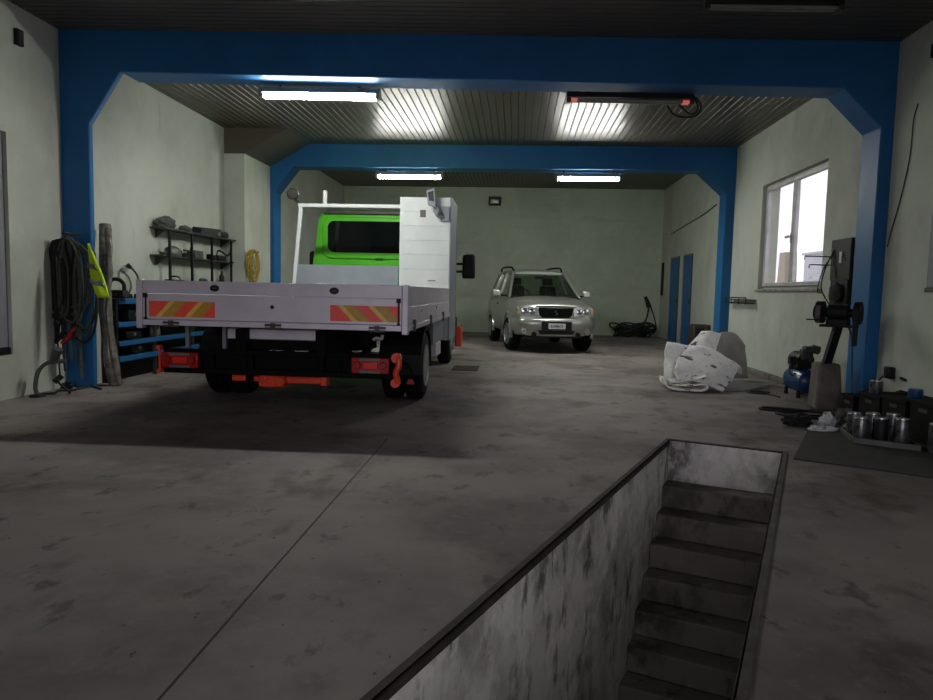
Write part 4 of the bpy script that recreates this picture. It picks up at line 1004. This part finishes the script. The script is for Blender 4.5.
# ------------------------------------------------------------------ crumpled white carpet by the right wall
M['carpet'] = layered('dirty white carpet', 'f0efec', [('c9c7c3', (3,3,3), .5, .72, .6), ('2b2926', (5.5,5.5,5.5), .585, .62, .95), ('bdbcb8', (15,15,15), .5, .7, .5)], rough=.95, bumps=((30,.3,.006),))
M['shade_board_grey'] = pm('carpet shade and board grey', '9a9893', '8a8882', scale=8, rough=.95, bump=.3, bscale=60)  # flap's shadow side put into the colour; also the board's own grey
ct = thing('carpet', 'crumpled dirty white carpet heaped on the floor by the right wall', 'carpet', (2.6,9.4,0))
def cloth(name, grid, th=.03, mat=None, n=7, wob=.018, off=1):
    mb = MB().sheet(grid, n)
    mb.v = [(x+wob*mnoise.noise(Vector((x*6,y*6,z*6))), y+wob*mnoise.noise(Vector((x*6+9,y*6,z*6))), max(.012,z+wob*mnoise.noise(Vector((x*5,y*5+4,z*5))))) for x,y,z in mb.v]
    o = mesh_obj(name, mb, mat or [M['carpet'],M['shade_board_grey']], ct, smooth=60)
    s = o.modifiers.new('s','SOLIDIFY'); s.thickness = th; s.offset = 0
    return o
cloth('front_fold', [
 [(2.06,8.95,0.15),(2.29,8.92,0.14),(2.49,8.88,0.07),(2.61,8.85,0.03)],
 [(2.05,9.10,0.27),(2.34,9.15,0.28),(2.60,9.15,0.21),(2.75,9.10,0.09)],
 [(2.20,9.40,0.42),(2.46,9.45,0.41),(2.74,9.50,0.33),(2.93,9.45,0.18)],
 [(2.39,9.65,0.50),(2.56,9.70,0.51),(2.79,9.80,0.43),(3.10,9.80,0.24)],
 [(2.51,9.90,0.42),(2.67,10.00,0.42),(2.89,10.05,0.34),(3.18,10.00,0.11)]], .03)
cloth('left_drape', [
 [(1.97,9.15,0.03),(2.03,9.12,0.05),(2.13,9.22,0.06)],
 [(1.96,9.25,0.23),(2.02,9.17,0.25),(2.08,9.22,0.27)],
 [(1.99,9.40,0.41),(2.10,9.37,0.38),(2.20,9.47,0.40)],
 [(2.05,9.60,0.56),(2.23,9.62,0.53),(2.40,9.72,0.50)],
 [(2.18,9.85,0.50),(2.34,9.87,0.48),(2.51,9.95,0.43)]], .03)
pth = [(1.93,8.97,0.13),(1.94,8.92,0.06),(2.07,8.88,0.03),(2.22,8.84,0.02),(2.35,8.80,0.03),(2.40,8.80,0.07),(2.36,8.83,0.10),(2.26,8.87,0.08)]
cloth('rolled_edge', [[p,(p[0]+.01,p[1]+.15,p[2]+.0),(p[0]+.03,p[1]+.5,p[2])] for p in pth], .022)
cloth('inner_fold', [[(p[0]+.05,p[1]+.05,p[2]*.6+.05+.03*k),(p[0]+.06,p[1]+.2,p[2]*.6+.06+.03*k),(p[0]+.06,p[1]+.5,p[2]*.5+.06+.03*k)] for k, p in enumerate(pth[:5])], .02)
cloth('rear_peak', [
 [(2.36,9.95,.42),(2.55,9.85,.43),(2.75,9.9,.33)],
 [(2.49,9.98,.56),(2.62,9.86,.56),(2.80,9.93,.45)],
 [(2.62,10.02,.70),(2.73,9.93,.71),(2.87,10.02,.68)]])
cloth('standing_flap', [
 [(2.80,9.98,.30),(2.98,10.1,.2),(3.14,10.2,.05),(3.35,10.25,.03)],
 [(2.81,9.98,.46),(3.0,10.15,.42),(3.18,10.25,.33),(3.34,10.3,.2)],
 [(2.85,10.03,.69),(3.0,10.2,.7),(3.18,10.32,.66),(3.32,10.35,.5)]], .03, M['shade_board_grey'])  # side in shadow painted grey instead of carpet white
t = single('board', MB().prism([(2.62,9.1),(3.02,9.12),(3.52,9.72),(3.3,10.15),(2.75,9.75)],'z',.001,.035), M['shade_board_grey'], 'flat grey board on the floor partly under the white carpet', 'board', bevel=.006)

# ------------------------------------------------------------------ air compressor
M['tank_blue'] = pm('blue enamel', '153f6e', '10345c', scale=5, rough=.3)
cp = thing('air_compressor', 'blue air compressor with black motor by the right wall', 'compressor', (3.47,8.85,0))
mesh_obj('tank', MB().lathe([(-.3,0),(-.29,.08),(-.25,.13),(-.18,.15),(.18,.15),(.25,.13),(.29,.08),(.3,0)],(3.54,8.85,.2),'y',32), M['tank_blue'], cp)
for x, y in ((3.44,8.66),(3.64,8.66),(3.44,9.04),(3.64,9.04)):
    mesh_obj('foot', MB().cyl((x,y,0),(x,y,.09),.025,.02,n=12), M['black'], cp)
def AC():
    m = MB(); m.M = Matrix.Translation((.05,0,0)); return m
mesh_obj('motor', AC().cyl((3.47,8.68,.45),(3.47,9.0,.45),.1,n=24).box(3.38,3.56,8.7,8.98,.35,.42), M['black'], cp, bevel=.01)
mesh_obj('pump_head', AC().box(3.40,3.53,8.62,8.74,.46,.6).box(3.42,3.6,8.6,8.72,.55,.63), M['lamp_dark'], cp, bevel=.015)
mesh_obj('air_filter', AC().cyl((3.52,8.66,.6),(3.60,8.66,.58),.05,n=18), M['black'], cp)
mesh_obj('pressure_switch', AC().box(3.27,3.35,8.66,8.74,.4,.5).cyl((3.31,8.7,.34),(3.31,8.7,.4),.02), M['black'], cp, bevel=.008)
mesh_obj('air_pipe', AC().tube(spline([(3.29,8.66,.42),(3.25,8.62,.35),(3.28,8.6,.28),(3.34,8.64,.3)],6),.01,8), M['lamp_dark'], cp)
mesh_obj('handle', AC().tube(spline([(3.47,8.56,.28),(3.47,8.5,.36),(3.47,8.53,.45),(3.47,8.6,.47)],6),.012,8), M['black'], cp)
t = thing('air_hose', 'thin dark hose on the floor between the board and the compressor', 'hose', (3.2,9.0,0))
mesh_obj('hose', MB().tube(spline([(3.22,8.98,.012),(3.12,9.05,.012),(2.95,9.0,.012),(3.0,8.9,.012),(3.15,8.84,.012),(3.2,8.6,.012)],6),.011,7), M['cable'], t)
# rod shelf on the right wall below the window
t = thing('wall_rail', 'narrow metal rail shelf on the right wall below the window', 'rail', (3.75,12.0,1.15))
mesh_obj('rail', MB().box(3.66,3.83,11.5,12.7,1.15,1.165).cyl((3.66,11.5,1.19),(3.66,12.75,1.19),.012,n=8), M['lamp_dark'], t)
for y in (11.55,11.9,12.3,12.6): mesh_obj('peg', MB().cyl((3.68,y,1.08),(3.68,y,1.2),.01,n=8).cyl((3.66,y,1.1),(3.83,y,1.1),.008,n=8), M['lamp_dark'], t)

# ------------------------------------------------------------------ bench grinder corner
M['block'] = pm('rough concrete block', '6b665f', '514c46', scale=5, rough=.9, bump=.6, bscale=16)
mb = MB().hexa([(3.25,7.70,0),(3.53,7.68,0),(3.55,8.0,0),(3.27,8.0,0)],[(3.27,7.72,.51),(3.49,7.70,.51),(3.51,7.98,.51),(3.29,7.98,.51)])
o = single('concrete_block', mb, M['block'], 'rough grey concrete block carrying the grinder post', 'block', bevel=.03)
gp_ = thing('bench_grinder', 'black double bench grinder on a post before the near right column', 'grinder', (3.33,7.7,.513))
def GR():
    m = MB(); m.M = Matrix.Translation((3.37,7.58,1.06)) @ Matrix.Rotation(R(-35),4,'Z') @ Matrix.Scale(1.12,4); return m
mesh_obj('post', MB().hexa([(3.32,7.72,.513),(3.40,7.72,.513),(3.40,7.80,.513),(3.32,7.80,.513)],[(3.35,7.56,.95),(3.43,7.56,.95),(3.43,7.64,.95),(3.35,7.64,.95)]), M['black'], gp_, bevel=.006)
mesh_obj('motor', GR().cyl((-.09,0,0),(.09,0,0),.078,n=24).box(-.09,.09,-.08,.08,-.115,-.06), M['black'], gp_, bevel=.008)
mesh_obj('wheel_guard', GR().cyl((-.19,0,0),(-.12,0,0),.105,n=28).cyl((-.21,0,0),(-.19,0,0),.06,n=20).cyl((-.13,0,0),(-.08,0,0),.04,n=16), M['black'], gp_, bevel=.006)
mesh_obj('wheel_guard', GR().cyl((.13,0,0),(.19,0,0),.105,n=28).cyl((.08,0,0),(.135,0,0),.04,n=16).box(.14,.18,-.1,-.06,-.3,0), M['black'], gp_, bevel=.006)
mesh_obj('grinding_wheel', GR().cyl((-.175,-.025,-.01),(-.135,-.025,-.01),.095,n=28), M['grey_lens'], gp_)
mesh_obj('tool_rest', GR().box(-.24,-.1,-.16,-.09,-.075,-.063), M['black'], gp_)
mesh_obj('base_plate', GR().box(-.14,.16,-.09,.09,-.135,-.112), M['black'], gp_)
mesh_obj('power_lead', MB().tube(spline([(3.46,7.62,.98),(3.53,7.6,.8),(3.55,7.6,.5),(3.57,7.6,.25),(3.56,7.6,.02)],6),.01,7), M['dull'], gp_)
def TB():
    m = MB(); m.M = Matrix.Translation((0,.26,0)); return m
# black board on the wall with hooks and leads
wbd = thing('tool_board', 'dark tool board with hooks on the right wall above the grinder', 'board', (3.79,8.55,1.05))
mesh_obj('panel', TB().box(3.76,3.83,8.0,8.5,1.42,1.90).box(3.755,3.83,8.02,8.46,1.12,1.44), M['dark'], wbd, bevel=.008)
mesh_obj('pouch', TB().blob((3.72,8.22,1.27),(.05,.13,.12),4,.25,2,3), M['strap_b'], wbd)
mb = TB()
for z, L in ((1.70,.3),(1.60,.24)): mb.cyl((3.77,8.41,z),(3.77-L,8.52,z+.01),.007,n=8).cyl((3.77-L,8.52,z+.01),(3.77-L-.01,8.52,z-.03),.007,n=8)
mesh_obj('hook_rod', mb, M['lamp_dark'], wbd)
mesh_obj('lead', TB().tube(spline([(3.755,8.4,1.78),(3.70,8.46,1.6),(3.66,8.48,1.35),(3.70,8.42,1.2),(3.74,8.38,1.12)],6),.008,7).tube(spline([(3.755,8.42,1.74),(3.67,8.47,1.55),(3.63,8.5,1.3),(3.68,8.47,1.27)],6),.007,7), M['cable'], wbd)
mesh_obj('paper', TB().box(3.752,3.757,8.2,8.26,1.62,1.75).box(3.75,3.756,8.1,8.34,1.055,1.115), M['white'], wbd)
mesh_obj('triangle_mark', TB().bar((3.758,8.1,1.63),(3.758,8.17,1.76),.006,.01,(1,0,0)).bar((3.758,8.17,1.76),(3.758,8.22,1.63),.006,.01,(1,0,0)), M['grey_lens'], wbd)
# hoses on the floor by the block
t = thing('floor_hose', 'black hose looped on the floor before the concrete block', 'hose', (3.0,7.3,0))
mesh_obj('hose', MB().tube(spline([(3.2,7.64,.015),(2.9,7.5,.015),(2.65,7.62,.015),(2.75,7.72,.015),(3.05,7.6,.016),(3.3,7.4,.015),(3.05,7.25,.015),(2.72,7.38,.015),(2.9,7.15,.015),(3.3,7.1,.015)],7),.014,7), M['cable'], t)

# ------------------------------------------------------------------ near right corner: rags, cans, crates
M['mat'] = pm('dark rubber mat', '35332f', '292724', scale=6, rough=.85, bump=.3, bscale=40)
single('floor_mat', MB().prism([(2.10,5.30),(2.63,6.38),(3.0,6.9),(3.55,6.7),(3.7,4.5),(3.25,4.62),(2.9,4.86),(2.55,5.07)],'z',0,.01), M['mat'], 'dark rubber mat on the floor at the near right wall', 'mat', bevel=.002)
M['rag_white'] = pm('dirty white rag', 'c9cbcc', '5f605e', scale=10, rough=.95, lo=.5, hi=.62, bump=.6, bscale=16)
M['rag_grey'] = pm('grey rag', '5d5c58', '2f2e2c', scale=10, rough=.95, lo=.45, hi=.62, bump=.6, bscale=16)
for c, s, sd, m, lb in (((2.63,6.74,.05),(.12,.08,.07),1,'strap_b','black rag at the left end of the rag heap'),
    ((2.88,6.70,.05),(.07,.06,.08),2,'rag_white','white rag right beside the black rag in the heap'),
    ((2.74,6.47,.025),(.12,.04,.03),3,'rag_white','thin white rag strip on the floor before the heap'),
    ((3.08,6.78,.08),(.09,.08,.1),4,'rag_grey','grey rag at the back of the heap beside the cans'),
    ((2.99,6.515,.03),(.06,.03,.04),6,'rag_white','small white rag nearest the tray of cans'),
    ((3.17,6.58,.06),(.07,.05,.07),7,'strap_b','small black rag between the grey rag and the tray')):
    zb = .011 if c[1] < 6.55 and c[0] > 2.7 else .003
    single('rag', MB().blob((c[0]+.06,c[1],c[2]),s,sd,.4,2.6,4,zb), M[m], lb, 'rag', 'rags on the floor')
ty = thing('drip_tray', 'low grey metal tray holding cans on the dark mat', 'tray', (3.08,6.05,.01))
def trayp(u, v, z): # u across, v depth
    return (2.86+.34*u+.16*v*.6, 5.96-.2*u+.42*v, z)
def tq(u0,u1,v0,v1,z0,z1): return MB().hexa([trayp(u0,v0,z0),trayp(u1,v0,z0),trayp(u1,v1,z0),trayp(u0,v1,z0)],[trayp(u0,v0,z1),trayp(u1,v0,z1),trayp(u1,v1,z1),trayp(u0,v1,z1)])
mesh_obj('tray_bottom', tq(-.05,1.1,-.05,1.05,.0105,.022), M['dull'], ty)
for q in ((-.08,1.13,-.08,-.04),(-.08,1.13,1.04,1.08),(-.08,-.04,-.04,1.04),(1.09,1.13,-.04,1.04)):
    mesh_obj('rim', tq(*q,.0105,.06), M['dull'], ty, bevel=.004)
M['can_steel'] = pm('scuffed steel can', '77797c', '323335', scale=16, rough=.3, metal=.7, lo=.4, hi=.65)
k = 0
names = ['front left','front middle','front right','rear left','rear middle','rear right']
for v in (.22,.78):
    for u in (.12,.48,.86):
        x, y, _ = trayp(u, v, 0)
        can('oil_can', f'{names[k]} {"black" if k == 1 else "steel"} can in the drip tray', x, y, .0225, .058, .19+.012*((k*7)%3), M['black'] if k == 1 else M['can_steel'], 'can', 'cans in the drip tray')
        k += 1
can('oil_can', 'tall steel can standing alone right of the drip tray', 3.34,5.68,.0105,.062,.23,M['can_steel'],'can')
# black crates along the wall
def crate(lb, x0, x1, y0, y1, z0, z1, grp='black crates along the near right wall'):
    t = thing('crate', lb, 'crate', ((x0+x1)/2,(y0+y1)/2,z0), group=grp)
    mesh_obj('crate_body', MB().box(x0,x1,y0,y1,z0,z1-.03), M['matt_black'], t, bevel=.012)
    mesh_obj('crate_rim', MB().box(x0-.008,x1+.008,y0-.008,y1+.008,z1-.035,z1), M['matt_black'], t, bevel=.006)
    mesh_obj('grip_slot', MB().box(x0-.004,x0+.01,(y0+y1)/2-.06,(y0+y1)/2+.06,z1-.09,z1-.06), M['lamp_dark'], t)
crate('black crate at the foot of the near right blue column',3.40,3.69,7.2,7.45,0,.235)
crate('black crate right of the column crate, below the wall socket',3.42,3.8,6.74,7.14,.011,.30)
crate('black crate behind the tray of cans',3.42,3.8,6.30,6.70,.011,.33)
crate('black crate behind the tall lone can',3.42,3.8,5.84,6.24,.011,.36)
crate('black crate at the right edge of the photo, nearest the camera',3.42,3.8,5.36,5.78,.011,.39)
crate('low black crate before the wall crates at the photo edge',3.3,3.40,4.9,5.3,.011,.2)
can('paint_can', 'grey can on the crate behind the cans', 3.5,6.98,.301,.06,.12,M['can_steel'],'can')
can('paint_can', 'blue can on the crate nearer the right edge of the photo', 3.56,6.42,.331,.06,.085,M['tank_blue'],'can',lid=M['tank_blue'])
single('glove', MB().blob((3.69,6.86,.322),(.06,.07,.025),12,.4,2.5,4,.302), M['strap_b'], 'black glove lying on the crate below the wall socket', 'glove')
t = thing('socket', 'black wall socket with a plugged lead above the crates on the right wall', 'socket', (3.81,7.33,.4))
mesh_obj('box', MB().box(3.77,3.83,7.28,7.4,.41,.53), M['black'], t, bevel=.01)
mesh_obj('lead', MB().tube(spline([(3.765,7.34,.45),(3.72,7.36,.4),(3.68,7.4,.33),(3.62,7.48,.25)],5),.01,7), M['cable'], t)
single('wall_hook', MB().bar((3.815,7.07,.425),(3.81,7.14,.44),.03,.02), M['black'], 'small dark hook on the right wall beside the socket', 'hook')
single('wall_cable', MB().tube(spline([(3.822,7.22,3.1),(3.822,7.28,2.95),(3.822,7.3,2.6),(3.822,7.42,2.2),(3.822,7.55,1.9),(3.822,7.6,1.75)],6),.006,6), M['cable'], 'thin dark cable running down the near right wall', 'cable')
t = thing('wall_cabinet', 'grey box on the near right wall at the photo edge', 'cabinet', (3.77,6.5,1.32))
mesh_obj('case', MB().box(3.72,3.83,6.2,6.68,1.32,2.0), M['grey_board'], t, bevel=.01)
mesh_obj('bottom_trim', MB().box(3.715,3.83,6.19,6.69,1.28,1.32), M['lamp_dark'], t)
t = thing('socket', 'black socket high on the near right wall', 'socket', (3.81,6.95,3.5))
mesh_obj('box', MB().box(3.78,3.83,6.9,7.0,3.45,3.58), M['black'], t, bevel=.006)

# ------------------------------------------------------------------ outside the window
M['shed_grey'] = pm('pale grey cladding', 'b7bcc0', 'a9aeb2', scale=1, rough=.8)
M['tan'] = pm('tan board', '9a8f80', '8a8072', scale=1, rough=.8)
t = thing('shed', 'pale grey shed seen outside through the right window leaf', 'shed', (15.5,34.4,0))
mesh_obj('shed_walls', MB().box(14,17.5,33.3,35.5,-.1,3.3), M['shed_grey'], t)
mesh_obj('shed_roof', MB().box(13.9,17.7,33.1,35.6,3.3,3.4), M['shed_grey'], t)
single('timber_stack', MB().hexa([(14,37.7,-.1),(14.6,37.7,-.1),(14.6,39.2,-.1),(14,39.2,-.1)],[(14,38.0,3.6),(14.6,38.0,3.6),(14.6,38.8,3.6),(14,38.8,3.6)]), M['tan'], 'tan timber stack seen outside through the left window leaf', 'timber')

# ------------------------------------------------------------------ camera, daylight
yaw, pitch, roll = math.atan(48/700), math.atan(59/700), R(1.27)
cam = bpy.data.cameras.new('camera'); co = bpy.data.objects.new('camera', cam); C.objects.link(co)
cam.sensor_fit = 'HORIZONTAL'; cam.sensor_width = 36; cam.lens = 36*700/933; cam.clip_start = .05; cam.clip_end = 300
f = Vector((-math.sin(yaw)*math.cos(pitch), math.cos(yaw)*math.cos(pitch), -math.sin(pitch)))
r0 = Vector((math.cos(yaw), math.sin(yaw), 0)); u0 = r0.cross(f)
r_ = r0*math.cos(roll)+u0*math.sin(roll); u_ = -r0*math.sin(roll)+u0*math.cos(roll)
mw = Matrix((r_, u_, -f)).transposed().to_4x4(); mw.translation = (0,0,1.2)
co.matrix_world = mw
scn.camera = co
w = bpy.data.worlds.new('sky'); scn.world = w; w.use_nodes = True
bg = w.node_tree.nodes['Background']; bg.inputs[0].default_value = (.95,.90,1.0,1); bg.inputs[1].default_value = SKY
def portal_light(name, loc, rot, sx, sy):
    l = bpy.data.lights.new(name,'AREA'); l.shape = 'RECTANGLE'; l.size = sx; l.size_y = sy; l.cycles.is_portal = True
    o = bpy.data.objects.new(name, l); C.objects.link(o); o.location = loc; o.rotation_euler = rot
portal_light('gateway_portal', (-.3,-3.25,1.6), (R(90),0,0), 6, 3.2)
portal_light('window_portal', (4.12,10.24,2.13), (0,R(90),0), 1.6, 2.28)
scn.view_settings.view_transform = 'Standard'; scn.view_settings.look = 'None'
scn.view_settings.exposure = EXPO; scn.view_settings.gamma = 1; scn.view_settings.use_curve_mapping = False
scn.cycles.use_denoising = True
scn.cycles.max_bounces = 10; scn.cycles.transparent_max_bounces = 16
for o in C.objects:
    if '_o' in o: del o['_o']
